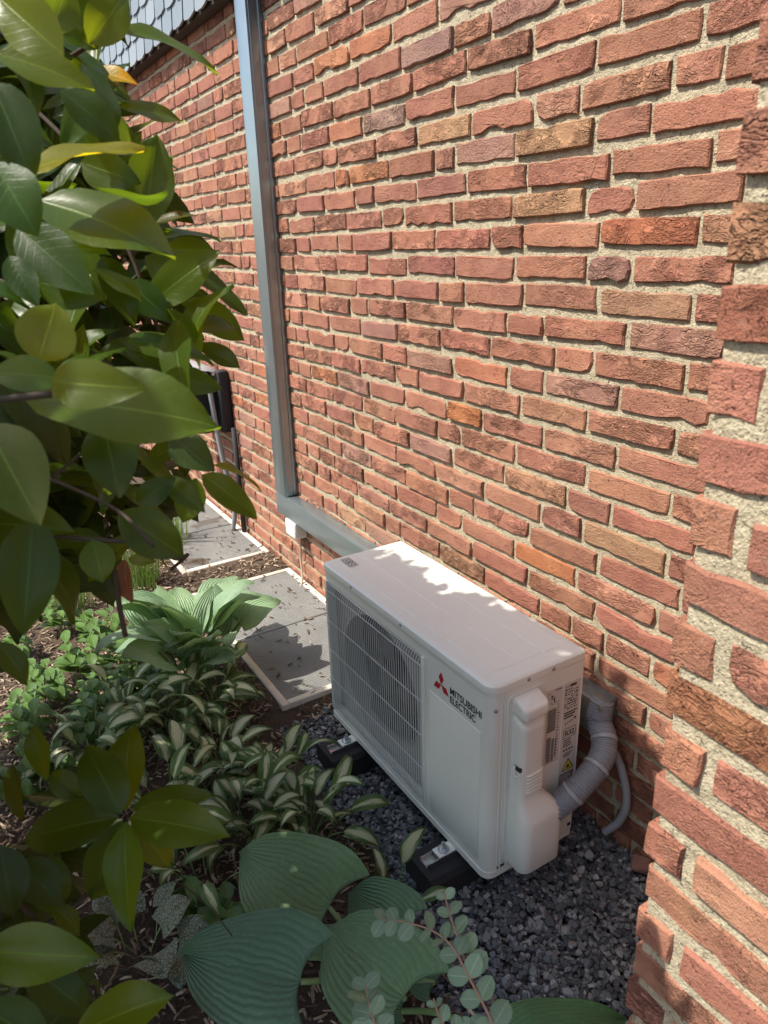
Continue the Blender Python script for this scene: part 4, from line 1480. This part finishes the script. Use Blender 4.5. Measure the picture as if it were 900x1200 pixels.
vg = 'variegated hosta clumps in the planting bed'
for k, (px, py, n, sc, lab) in enumerate((
        (362, 990, 15, 0.82, 'white-striped hosta clump in front of the grille-end rubber block'),
        (300, 990, 12, 0.85, 'low white-striped hosta clump just left of the striped hosta by the rubber block'),
        (205, 965, 15, 0.95, 'dark white-striped hosta clump behind the shaded whorl of shrub leaves'),
        (265, 905, 15, 0.85, 'white-striped hosta clump beside the bare mulch strip'),
        (215, 860, 20, 1.0, 'tall white-striped hosta clump directly in front of the sunlit blue-green hosta'),
        (150, 865, 17, 0.9, 'white-striped hosta clump nearest the sunlit mulch on the left'),
        (255, 840, 12, 0.8, 'small white-striped hosta clump under the right edge of the sunlit hosta'),
        (455, 1085, 3, 0.72, 'sparse white-striped hosta with leaves arching to the logo-end rubber block'),
        (235, 1040, 4, 0.75, 'few-leaved white-striped hosta seedling left of the big hosta leaves'),
        (330, 945, 9, 0.8, 'white-striped hosta clump on the dark mulch between the grate and the rubber block'),
        (105, 905, 13, 0.85, 'shaded white-striped hosta clump just above the whorl of shrub leaves'),
        (270, 955, 9, 0.75, 'shaded white-striped hosta clump at the right tip of the whorl of shrub leaves'))):
    clump('variegated_hosta', lab, 'hosta', gpt(px, py), int(n * 2.0), VL, 40 + k, 0.68 * sc, 1.02 * sc, 0.06, 0.55, vg, 0.2)

# --- sunlit blue-green hosta in the middle
HL = [leaf_mesh('hosta_leaf', [M_HOSTAG, M_STALK], L=0.185 + 0.015 * (i % 3), W=0.15 + 0.012 * (i % 2), prof=prof_heart, fold=0.22, arch=1.0 + 0.25 * (i % 3), wav=0.05, twist=0.25 * (i % 3 - 1), nu=12, nv=6, seed=20 + i, stalk=0.20 + 0.035 * (i % 3), a0=1.25, stalk_w=0.011, cord=0.2) for i in range(6)]
clump('hosta', 'sunlit blue-green hosta with broad ribbed leaves beside the near grate', 'hosta', gpt(238, 806), 34, HL, 77, 0.75, 1.1, 0.075, 0.75, None, 0.2, tilt0=-0.2)

# --- big foreground hosta: leaves set one by one
bigh = thing('hosta', 'large dark blue-green hosta with puckered leaves in the shade at the front', 'hosta', Vector(gpt(440, 1190)))
crown = Vector(gpt(452, 1185))


def oriented(B, T, nrm):
    x = (T - B).normalized()
    z = (nrm - x * nrm.dot(x)).normalized()
    y = z.cross(x)
    M = Matrix((x, y, z)).transposed().to_4x4()
    M.translation = B
    return M


def hosta_blade(bp, tp, zb, zt, w_over_l, nrm, seed, fold=0.22, arch=0.35, mat=M_HOSTA, parent=bigh, col=(1, 1, 1, 1)):
    B, T = on_z(bp[0], bp[1], zb), on_z(tp[0], tp[1], zt)
    L = (T - B).length
    V, Fc, U, Mi = leaf_grid(L * 0.98, L * w_over_l, prof_heart, fold, arch, 0.05, 0.0, 30, 14, seed, tp=1.7, cord=0.40)
    m = MB()
    m.v = [tuple(v) for v in V]; m.f = Fc; m.m = Mi; m.s = [True] * len(Fc); m.uv = U
    M = oriented(B, T, Vector(nrm)) @ Matrix.Rotation(-arch / 2, 4, 'Y')
    o = link('hosta_leaf', m.mesh('hosta_leaf', [mat, M_STALK]), parent, M, color=col)
    p = bez([crown, (crown + B) / 2 + Vector((0, 0, 0.04)), B + Vector((0, 0, -0.004))], 6)
    MB().tube(p, [0.006] * len(p), 6).build('stalk', M_STALK, parent)
    return o


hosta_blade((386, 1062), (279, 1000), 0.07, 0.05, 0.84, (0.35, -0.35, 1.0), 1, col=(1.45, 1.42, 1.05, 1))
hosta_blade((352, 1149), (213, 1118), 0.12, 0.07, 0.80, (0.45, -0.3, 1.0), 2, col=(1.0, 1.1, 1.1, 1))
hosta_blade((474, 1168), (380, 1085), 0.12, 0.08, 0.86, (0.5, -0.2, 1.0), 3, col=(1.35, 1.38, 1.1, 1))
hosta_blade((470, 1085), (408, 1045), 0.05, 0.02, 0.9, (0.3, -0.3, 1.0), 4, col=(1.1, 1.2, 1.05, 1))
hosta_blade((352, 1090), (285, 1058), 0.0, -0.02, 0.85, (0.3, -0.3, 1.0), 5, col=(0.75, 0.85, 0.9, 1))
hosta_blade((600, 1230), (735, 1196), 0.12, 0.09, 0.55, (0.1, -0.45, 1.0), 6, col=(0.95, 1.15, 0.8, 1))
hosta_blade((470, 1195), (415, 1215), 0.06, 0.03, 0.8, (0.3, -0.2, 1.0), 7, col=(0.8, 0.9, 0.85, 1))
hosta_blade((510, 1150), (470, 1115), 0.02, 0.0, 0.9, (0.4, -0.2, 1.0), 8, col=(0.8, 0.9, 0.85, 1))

# --- silver-leaved brunnera
BL = [leaf_mesh('silver_leaf', [M_BRUN, M_STALK], L=0.085 + 0.006 * i, W=0.078 + 0.006 * i, prof=prof_heart, fold=0.15, arch=1.3, cord=0.25, wav=0.05, nu=9, nv=4, seed=60 + i, stalk=0.085, a0=1.15, stalk_w=0.004) for i in range(4)]
clump('brunnera', 'silver-leaved brunnera with dark vein netting in the shade at lower left', 'brunnera', gpt(165, 1125), 11, BL, 5, 0.85, 1.25, 0.05, 0.4)

# --- small leafy herbs
EL = [leaf_mesh('herb_leaf', [M_HERB, M_HERB], L=0.068 + 0.008 * i, W=0.038, prof=prof_ellip(0.8, 0.9), fold=0.3, arch=0.7, wav=0.04, nu=7, nv=2, seed=80 + i, stalk=0.012, a0=0.4, stalk_w=0.003) for i in range(4)]


def herb(px, py, h, seed, label, stems=4):
    q = random.Random(seed)
    c = Vector(gpt(px, py))
    t = thing('leafy_herb', label, 'herb', c, 'leafy green herbs in the bed')
    for s in range(stems):
        a = q.uniform(0, math.tau)
        tipv = c + Vector((math.cos(a) * q.uniform(0.02, 0.09), math.sin(a) * q.uniform(0.02, 0.09), h * q.uniform(0.7, 1.05)))
        p = bez([c + Vector((q.uniform(-.02, .02), q.uniform(-.02, .02), 0)), (c + tipv) / 2 + Vector((q.uniform(-.01, .01), q.uniform(-.01, .01), 0.01)), tipv], 5)
        MB().tube(p, 0.0022, 5).build('stem', M_STALK, t)
        for k in range(3, len(p), 2):
            for sd in (0, math.pi):
                az = k * 1.4 + sd + q.uniform(-.3, .3)
                mw = Matrix.Translation(p[k]) @ Matrix.Rotation(az, 4, 'Z') @ Matrix.Rotation(q.uniform(-.2, .25), 4, 'Y') @ Matrix.Scale(q.uniform(0.7, 1.05), 4)
                kk = q.uniform(0.8, 1.25)
                link('leaf', q.choice(EL), t, mw, color=(kk, kk, kk * .9, 1))


herb(95, 800, 0.20, 1, 'bright green leafy herb on the sunlit mulch at the left edge of the striped hostas', 6)
herb(125, 840, 0.16, 2, 'green leafy herb between the sunlit mulch and the striped hostas', 5)
herb(140, 790, 0.17, 3, 'leafy herb at the left foot of the sunlit blue-green hosta', 4)
herb(30, 870, 0.17, 4, 'half-shaded leafy herb at the far left edge of the bed', 5)
herb(60, 930, 0.14, 5, 'shaded leafy herb below the sunlit mulch, beside the whorl of shrub leaves', 4)
herb(60, 830, 0.18, 12, 'leafy herb at the edge of the sunlit mulch left of the striped hostas', 6)
herb(120, 760, 0.16, 13, 'leafy herb in full sun between the grass and the sunlit hosta', 5)
herb(250, 1085, 0.10, 14, 'low dark leafy herb between the silver brunnera and the big hosta', 6)
herb(110, 1010, 0.12, 15, 'dark leafy herb in deep shade under the whorl of shrub leaves', 6)
herb(75, 745, 0.2, 7, 'leafy herb in the sun just left of the withered red-brown leaf', 5)
herb(160, 830, 0.2, 8, 'leafy herb growing among the striped hostas in front of the sunlit hosta', 5)
herb(110, 880, 0.18, 9, 'leafy herb behind the upper leaves of the shaded whorl', 6)
herb(20, 945, 0.18, 10, 'shaded leafy herb at the left edge beside the whorl of shrub leaves', 6)
herb(175, 770, 0.2, 11, 'pale leafy herb against the left leaves of the sunlit hosta', 4)
herb(15, 770, 0.12, 6, 'small leafy herb standing alone in the sunlit mulch at the left edge', 3)


# --- grass tufts
def grass(px, py, n, h, seed, label):
    q = random.Random(seed)
    c = Vector(gpt(px, py))
    V, Fc, U = [], [], []
    t = thing('grass_tuft', label, 'grass', c, 'grass tufts beyond the hosta')
    m = MB()
    for i in range(n):
        a = q.uniform(0, math.tau)
        r0 = q.uniform(0, 0.10)
        b = c + Vector((math.cos(a) * r0, math.sin(a) * r0, 0))
        lean = q.uniform(0.05, 0.5)
        hh = h * q.uniform(0.6, 1.1)
        d = Vector((math.cos(a + q.uniform(-1, 1)), math.sin(a + q.uniform(-1, 1)), 0))
        sd = Vector((-d.y, d.x, 0)) * q.uniform(0.002, 0.0035)
        k = []
        for j in range(5):
            tt = j / 4
            p = b + d * (lean * hh * tt * tt) + Vector((0, 0, hh * (tt - 0.2 * lean * tt * tt)))
            k += [p - sd * (1 - tt * 0.9), p + sd * (1 - tt * 0.9)]
        m.add(k, [(2 * j, 2 * j + 1, 2 * j + 3, 2 * j + 2) for j in range(4)], 0, True)
    m.build('blades', M_GRASS, t, kind='stuff', fix=False)


grass(168, 690, 170, 0.36, 1, 'tall green grass tuft left of the far grate behind the hosta')
grass(85, 715, 110, 0.30, 2, 'shorter grass tuft at the far edge of the sunlit mulch')
grass(205, 640, 90, 0.3, 3, 'thin grass tuft leaning over the corner of the far grate')

# --- eucalyptus sprig close to the camera
euc = thing('eucalyptus_sprig', 'grey-green eucalyptus sprig with round leaves rising in front of the gravel', 'eucalyptus', on_z(590, 1260, 0.05))
RL = [leaf_mesh('round_leaf', [M_EUC, M_EUC], L=0.038, W=0.030, prof=lambda t: max(0.0, math.sin(math.pi * min(1, t * 0.97 + 0.03))) ** 0.55, fold=0.15, arch=0.4, wav=0.03, nu=8, nv=3, seed=90 + i) for i in range(3)]
eq = random.Random(12)


def sprig(pix, d0, d1, scale=1.0, nodes=None):
    P = [at_dist(x, y, d0 + (d1 - d0) * i / (len(pix) - 1)) for i, (x, y) in enumerate(pix)]
    p = bez(P, 8)
    MB().tube(p, [0.0022 - 0.0012 * i / len(p) for i in range(len(p))], 6).build('stem', M_EUCSTEM, euc)
    step = 5
    for k in range(2, len(p), step):
        t = (p[min(k + 1, len(p) - 1)] - p[k - 1]).normalized()
        tocam = (CAM - p[k]).normalized()
        side = t.cross(tocam).normalized()
        rot = eq.uniform(-0.6, 0.6)
        for sgn in (-1, 1):
            d = (side * sgn * math.cos(rot) + tocam * math.sin(rot) * sgn * 0.6 + t * 0.55).normalized()
            nrm = tocam + Vector((eq.uniform(-.9, .9), eq.uniform(-.9, .9), eq.uniform(-.2, 1.0)))
            M = oriented(p[k], p[k] + d, nrm) @ Matrix.Scale(0.78 * scale * eq.uniform(0.75, 1.3) * (1.15 - 0.5 * k / len(p)), 4)
            kk = eq.uniform(0.85, 1.15)
            link('round_leaf', eq.choice(RL), euc, M, color=(kk, kk, kk, 1))


sprig([(600, 1260), (575, 1195), (552, 1150), (530, 1110), (505, 1090), (470, 1080), (445, 1078)], 0.98, 1.06)
sprig([(552, 1150), (540, 1110), (528, 1075), (520, 1045)], 1.02, 1.05, 0.9)
sprig([(450, 1260), (440, 1205), (432, 1175), (428, 1150)], 0.98, 1.02, 1.0)
sprig([(575, 1195), (555, 1215), (520, 1200), (508, 1170)], 1.0, 1.0, 0.8)

# --- the large shrub at the left, close to the camera
shrub = thing('laurel_shrub', 'tall glossy-leaved shrub filling the left side close to the camera', 'shrub', (-0.45, -1.42, GZ))
SL = [leaf_mesh('leaf', [M_SHRUB, M_STALK], L=1.0, W=0.43 + 0.03 * (i % 3), prof=prof_ellip(0.78 + 0.06 * (i % 3), 0.86), fold=0.32 - 0.1 * (i % 2), arch=0.35 + 0.2 * (i % 4), wav=0.05 + 0.02 * (i % 2), twist=0.25 * (i % 3 - 1), nu=10, nv=3, seed=100 + i) for i in range(8)]
hq = random.Random(17)
NLEAF = 0


def hero(b, t, w, d, tint=(1, 1, 1), sgn=1, dd=0.0, mat=None):
    """a leaf from stalk end to tip; its real width follows from its length, so it is turned edge-on until it shows w pixels"""
    global NLEAF
    B, T = at_dist(b[0], b[1], d), at_dist(t[0], t[1], d + dd)
    L = (T - B).length
    x = (T - B).normalized()
    c = CAM - (B + T) / 2
    c = (c - x * c.dot(x)).normalized()
    e = x.cross(c)
    if e.z < 0: e = -e
    lp = math.hypot(t[0] - b[0], t[1] - b[1]) * L / max(1e-6, (L * L - (dd * 1.0) ** 2) ** 0.5 if L > abs(dd) else L)
    ratio = min(1.0, w / (0.46 * lp))
    th = math.acos(ratio) * sgn
    nrm = c * math.cos(th) + e * math.sin(th)
    me = hq.choice(SL)
    k = max(1.0, w / (0.46 * lp))
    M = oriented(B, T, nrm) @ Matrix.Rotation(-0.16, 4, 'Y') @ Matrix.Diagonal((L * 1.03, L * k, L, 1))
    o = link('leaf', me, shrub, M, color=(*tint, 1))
    NLEAF += 1
    # little stalk
    back = B - x * 0.018 + Vector((0, 0, -0.004))
    return o


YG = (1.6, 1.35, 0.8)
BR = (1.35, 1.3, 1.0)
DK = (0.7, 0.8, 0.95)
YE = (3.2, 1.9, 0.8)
HEROES = [
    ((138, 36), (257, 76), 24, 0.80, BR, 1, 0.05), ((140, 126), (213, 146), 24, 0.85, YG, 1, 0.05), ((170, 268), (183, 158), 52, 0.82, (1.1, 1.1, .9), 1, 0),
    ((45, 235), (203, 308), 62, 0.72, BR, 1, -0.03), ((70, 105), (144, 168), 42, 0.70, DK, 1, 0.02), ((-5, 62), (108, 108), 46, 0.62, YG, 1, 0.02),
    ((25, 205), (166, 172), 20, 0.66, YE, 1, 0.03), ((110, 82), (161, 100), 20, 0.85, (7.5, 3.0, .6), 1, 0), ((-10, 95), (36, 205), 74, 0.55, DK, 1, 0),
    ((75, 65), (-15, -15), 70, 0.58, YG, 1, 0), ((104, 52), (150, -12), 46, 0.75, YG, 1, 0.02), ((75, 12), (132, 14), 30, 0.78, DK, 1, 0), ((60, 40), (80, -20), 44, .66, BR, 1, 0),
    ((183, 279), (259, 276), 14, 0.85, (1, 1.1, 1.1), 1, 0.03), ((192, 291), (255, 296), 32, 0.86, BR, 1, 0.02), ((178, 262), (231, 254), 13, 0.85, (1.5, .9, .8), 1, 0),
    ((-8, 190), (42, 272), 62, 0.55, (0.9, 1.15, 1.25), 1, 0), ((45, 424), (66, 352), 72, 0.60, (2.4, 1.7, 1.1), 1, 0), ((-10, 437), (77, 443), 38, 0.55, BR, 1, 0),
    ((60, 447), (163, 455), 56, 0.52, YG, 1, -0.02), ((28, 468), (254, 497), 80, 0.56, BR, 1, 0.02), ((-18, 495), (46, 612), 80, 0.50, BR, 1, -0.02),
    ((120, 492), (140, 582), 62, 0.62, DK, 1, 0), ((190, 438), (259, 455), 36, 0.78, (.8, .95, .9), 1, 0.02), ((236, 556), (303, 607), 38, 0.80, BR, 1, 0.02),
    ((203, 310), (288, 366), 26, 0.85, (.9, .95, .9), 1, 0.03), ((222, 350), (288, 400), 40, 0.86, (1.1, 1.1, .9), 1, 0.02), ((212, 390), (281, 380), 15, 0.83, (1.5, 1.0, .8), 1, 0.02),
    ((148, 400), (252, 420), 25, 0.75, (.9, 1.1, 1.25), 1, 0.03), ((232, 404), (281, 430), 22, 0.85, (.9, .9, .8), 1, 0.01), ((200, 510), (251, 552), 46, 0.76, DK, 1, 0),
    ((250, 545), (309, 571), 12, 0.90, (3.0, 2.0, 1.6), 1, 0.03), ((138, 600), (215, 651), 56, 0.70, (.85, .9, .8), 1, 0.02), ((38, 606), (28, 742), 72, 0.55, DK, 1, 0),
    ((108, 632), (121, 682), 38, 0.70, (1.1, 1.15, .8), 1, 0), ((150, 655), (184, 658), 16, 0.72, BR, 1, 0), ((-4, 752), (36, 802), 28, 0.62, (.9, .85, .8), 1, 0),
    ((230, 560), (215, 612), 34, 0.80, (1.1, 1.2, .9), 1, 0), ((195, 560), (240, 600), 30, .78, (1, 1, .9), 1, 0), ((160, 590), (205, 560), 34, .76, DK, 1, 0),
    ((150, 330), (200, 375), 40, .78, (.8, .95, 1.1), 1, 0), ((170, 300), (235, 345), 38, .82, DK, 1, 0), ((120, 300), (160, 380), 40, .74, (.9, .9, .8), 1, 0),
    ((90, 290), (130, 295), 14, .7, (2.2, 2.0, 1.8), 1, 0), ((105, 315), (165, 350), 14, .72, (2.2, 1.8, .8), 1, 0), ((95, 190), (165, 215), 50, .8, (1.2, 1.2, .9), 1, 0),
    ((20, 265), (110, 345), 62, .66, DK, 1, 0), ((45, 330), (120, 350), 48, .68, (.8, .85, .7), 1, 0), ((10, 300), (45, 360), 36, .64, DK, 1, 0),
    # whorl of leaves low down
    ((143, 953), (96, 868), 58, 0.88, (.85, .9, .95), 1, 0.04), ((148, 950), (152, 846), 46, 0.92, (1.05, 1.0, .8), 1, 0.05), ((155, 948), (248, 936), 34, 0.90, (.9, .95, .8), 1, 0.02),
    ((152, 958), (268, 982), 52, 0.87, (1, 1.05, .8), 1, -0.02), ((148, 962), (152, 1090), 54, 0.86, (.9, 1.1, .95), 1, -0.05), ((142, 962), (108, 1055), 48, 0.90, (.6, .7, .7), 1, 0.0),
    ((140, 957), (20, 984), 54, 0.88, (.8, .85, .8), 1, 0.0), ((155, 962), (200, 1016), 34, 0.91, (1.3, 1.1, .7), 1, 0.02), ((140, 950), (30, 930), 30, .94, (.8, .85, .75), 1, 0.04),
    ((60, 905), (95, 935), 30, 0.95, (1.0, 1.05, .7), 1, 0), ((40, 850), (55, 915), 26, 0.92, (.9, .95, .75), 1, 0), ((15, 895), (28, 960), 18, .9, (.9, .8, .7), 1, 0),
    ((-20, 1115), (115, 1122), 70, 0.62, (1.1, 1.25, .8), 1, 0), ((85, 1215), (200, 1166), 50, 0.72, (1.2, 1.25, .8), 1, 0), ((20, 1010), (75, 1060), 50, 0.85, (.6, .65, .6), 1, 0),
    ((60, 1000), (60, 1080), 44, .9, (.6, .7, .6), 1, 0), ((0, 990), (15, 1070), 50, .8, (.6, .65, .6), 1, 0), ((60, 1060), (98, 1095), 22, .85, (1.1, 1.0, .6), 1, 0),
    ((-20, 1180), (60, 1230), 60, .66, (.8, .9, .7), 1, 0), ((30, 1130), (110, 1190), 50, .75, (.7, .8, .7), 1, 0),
]
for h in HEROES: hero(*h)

EDGE = [(0, 150), (40, 148), (80, 140), (110, 150), (150, 165), (200, 190), (260, 215), (300, 245), (350, 262), (400, 262), (450, 235), (500, 232), (560, 240), (600, 205), (640, 190), (670, 120), (700, 60), (745, 30)]


def edge_x(py):
    for (a, xa), (b, xb) in zip(EDGE[:-1], EDGE[1:]):
        if a <= py <= b: return xa + (xb - xa) * (py - a) / (b - a)
    return 0


while NLEAF < 285:
    py = hq.uniform(-30, 715)
    ex = edge_x(max(0, min(py, 744)))
    px = hq.uniform(-40, ex - 22)
    deep = hq.random()
    d = 0.72 + 0.55 * deep
    lp = hq.uniform(0.075, 0.115) * F_PX / d
    an = hq.gauss(0.35, 0.8)
    b = (px - lp * 0.5 * math.cos(an), py - lp * 0.5 * math.sin(an))
    t = (px + lp * 0.5 * math.cos(an), py + lp * 0.5 * math.sin(an))
    if t[0] > ex + 8: continue
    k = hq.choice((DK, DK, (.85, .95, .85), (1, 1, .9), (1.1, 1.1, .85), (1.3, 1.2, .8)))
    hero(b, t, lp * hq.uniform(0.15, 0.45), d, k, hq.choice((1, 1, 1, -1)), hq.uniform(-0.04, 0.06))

# dead leaf and bare twigs
o = hero((146, 655), (152, 708), 22, 0.74, (1, 1, 1)); o.name = 'dead_leaf'; o['label'] = 'withered red-brown leaf'
o.data = leaf_mesh('dead_leaf', [M_DEAD, M_STALK], L=1.0, W=0.4, prof=prof_ellip(0.8, 0.9), fold=0.9, arch=0.8, wav=0.1, nu=8, nv=3, seed=3)
tw = random.Random(9)
TW = [([(-20, 620), (60, 628), (150, 634), (205, 625)], .72, .0022), ([(135, 670), (140, 710), (147, 745)], .74, .003), ([(5, 540), (80, 570), (140, 600), (180, 640)], .68, .0018),
      ([(70, 75), (105, 52), (135, 28)], .78, .003), ([(-10, 470), (20, 466), (60, 462)], .54, .003), ([(60, 560), (110, 520), (160, 480), (200, 440)], .78, .0018), ([(0, 330), (60, 380), (130, 430)], .8, .004),
      ([(180, 640), (205, 655), (220, 650), (200, 668)], .9, .0022), ([(148, 957), (140, 1010), (60, 1080), (0, 1100)], .92, .003), ([(200, 1030), (225, 1045), (255, 1075), (272, 1097)], 1.42, .0012), ([(40, 1075), (10, 1055), (-10, 1100)], .9, .003),
      ([(10, 100), (90, 180), (150, 290), (190, 400)], .95, .003)]
for pix, d, r in TW:
    p = bez([at_dist(x, y, d + tw.uniform(-0.02, 0.02)) for x, y in pix], 6)
    MB().tube(p, r, 6).build('twig', M_BRANCH, shrub, fix=False)
base = Vector((-0.45, -1.42, GZ))
for k in range(9):
    tip = Vector((tw.uniform(-1.3, 0.15), tw.uniform(-1.5, -1.3), tw.uniform(1.0, 1.6)))
    mid = base.lerp(tip, 0.45) + Vector((tw.uniform(-.08, .08), tw.uniform(-.05, .05), 0.15))
    p = bez([base + Vector((tw.uniform(-.08, .08), tw.uniform(-.05, .05), 0)), mid, tip], 8)
    MB().tube(p, [0.014 - 0.010 * i / len(p) for i in range(len(p))], 7).build('branch', M_BRANCH, shrub, fix=False)

# the rest of the crown: one joined mass of small-leaf meshes
fq = random.Random(23)
GR = [leaf_grid(1.0, 0.44, prof_ellip(0.8, 0.85), 0.3, 0.5 + 0.2 * i, 0.05, 0.2 * (i % 3 - 1), 5, 1, 200 + i) for i in range(5)]
GV = [np.array([tuple(v) for v in g_[0]]) for g_ in GR]
VV, FF, UU = [], [], []
nv0 = 0


def top_z(x, y):
    if x < -1.0: zt = 1.3 + (x + 1.44) / 0.44 * 0.84
    elif x < -0.48: zt = 2.14
    else: zt = max(1.52, 2.14 - (x + 0.48) / 0.42 * 0.8)
    return zt + (-1.2 - y) * 1.5 + 0.10 * noise.noise(Vector((x * 6, y * 6, 0)))


def add_mass(p, L):
    global nv0
    i = fq.randrange(5)
    az, pit, rol = fq.uniform(0, math.tau), fq.gauss(0.15, 0.5), fq.gauss(0, 0.6)
    M = Matrix.Translation(p) @ Matrix.Rotation(az, 4, 'Z') @ Matrix.Rotation(pit, 4, 'Y') @ Matrix.Rotation(rol, 4, 'X') @ Matrix.Scale(L, 4)
    A = np.array(M)
    VV.append(GV[i] @ A[:3, :3].T + A[:3, 3])
    FF.extend([tuple(k + nv0 for k in f) for f in GR[i][1]])
    UU.extend(GR[i][2])
    nv0 += len(GV[i])


SHADE = [(-0.95, -0.30), (-0.82, -0.19), (-0.6, -0.155), (-0.45, -0.13), (-0.38, -0.095), (-0.28, -0.12), (-0.2, -0.075), (-0.05, -0.055), (0.12, -0.06)]


def reaches_too_far(p):
    """true where a leaf would shade the sunlit back of the unit's top or the wall above it"""
    t = (p.z - 0.55) / -SUN_DIR.z
    xh, yh = p.x + SUN_DIR.x * t, p.y + SUN_DIR.y * t
    if not (-0.95 < xh < 0.12): return False
    for (a, ya), (b, yb_) in zip(SHADE[:-1], SHADE[1:]):
        if a <= xh <= b:
            lim = ya + (yb_ - ya) * (xh - a) / (b - a)
            return yh > lim + 0.035 + 0.09 * noise.noise(Vector((xh * 7, yh * 5, 2)))
    return False


c = 0
while c < 8500:
    x, y = fq.uniform(-1.5, 0.42), fq.uniform(-1.75, -1.10)
    z = fq.uniform(0.5, 3.3)
    p = Vector((x, y, z))
    t = (z - 0.55) / -SUN_DIR.z
    if -0.95 < x + SUN_DIR.x * t < 0.0 and z > 1.0:
        if reaches_too_far(p): continue
    elif z > top_z(x, y): continue
    if (p - CAM).length < 0.75: continue
    q = project(p)
    if q is not None and q[0] > -60 and -40 < q[1] < 1240:
        if q[1] > 690 or q[0] > edge_x(max(0, min(q[1], 744))) - 45: continue
    add_mass(p, fq.uniform(0.07, 0.115))
    c += 1
c = 0
while c < 950:      # inner leaves of the crown
    py = fq.uniform(-30, 660)
    px = fq.uniform(-60, edge_x(max(0, py)) - 36)
    p = at_dist(px, py, fq.uniform(1.0, 1.5))
    c += 1
    t = (p.y - 0.12) / -SUN_DIR.y
    if reaches_too_far(p) or p.z + SUN_DIR.z * t > 0.5: continue
    add_mass(p, fq.uniform(0.07, 0.11))
for _ in range(150):      # low dark leaves in the near left corner
    add_mass(at_dist(fq.uniform(-60, 85), fq.uniform(985, 1240), fq.uniform(0.95, 1.45)), fq.uniform(0.07, 0.11))
me = bpy.data.meshes.new('foliage')
me.from_pydata(np.concatenate(VV).tolist(), [], FF)
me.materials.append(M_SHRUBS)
me.polygons.foreach_set('use_smooth', [True] * len(FF))
uvl = me.uv_layers.new(name='UVMap')
li = np.zeros(len(me.loops), dtype=np.int32)
me.loops.foreach_get('vertex_index', li)
uvl.data.foreach_set('uv', np.array(UU, dtype=np.float32)[li].ravel())
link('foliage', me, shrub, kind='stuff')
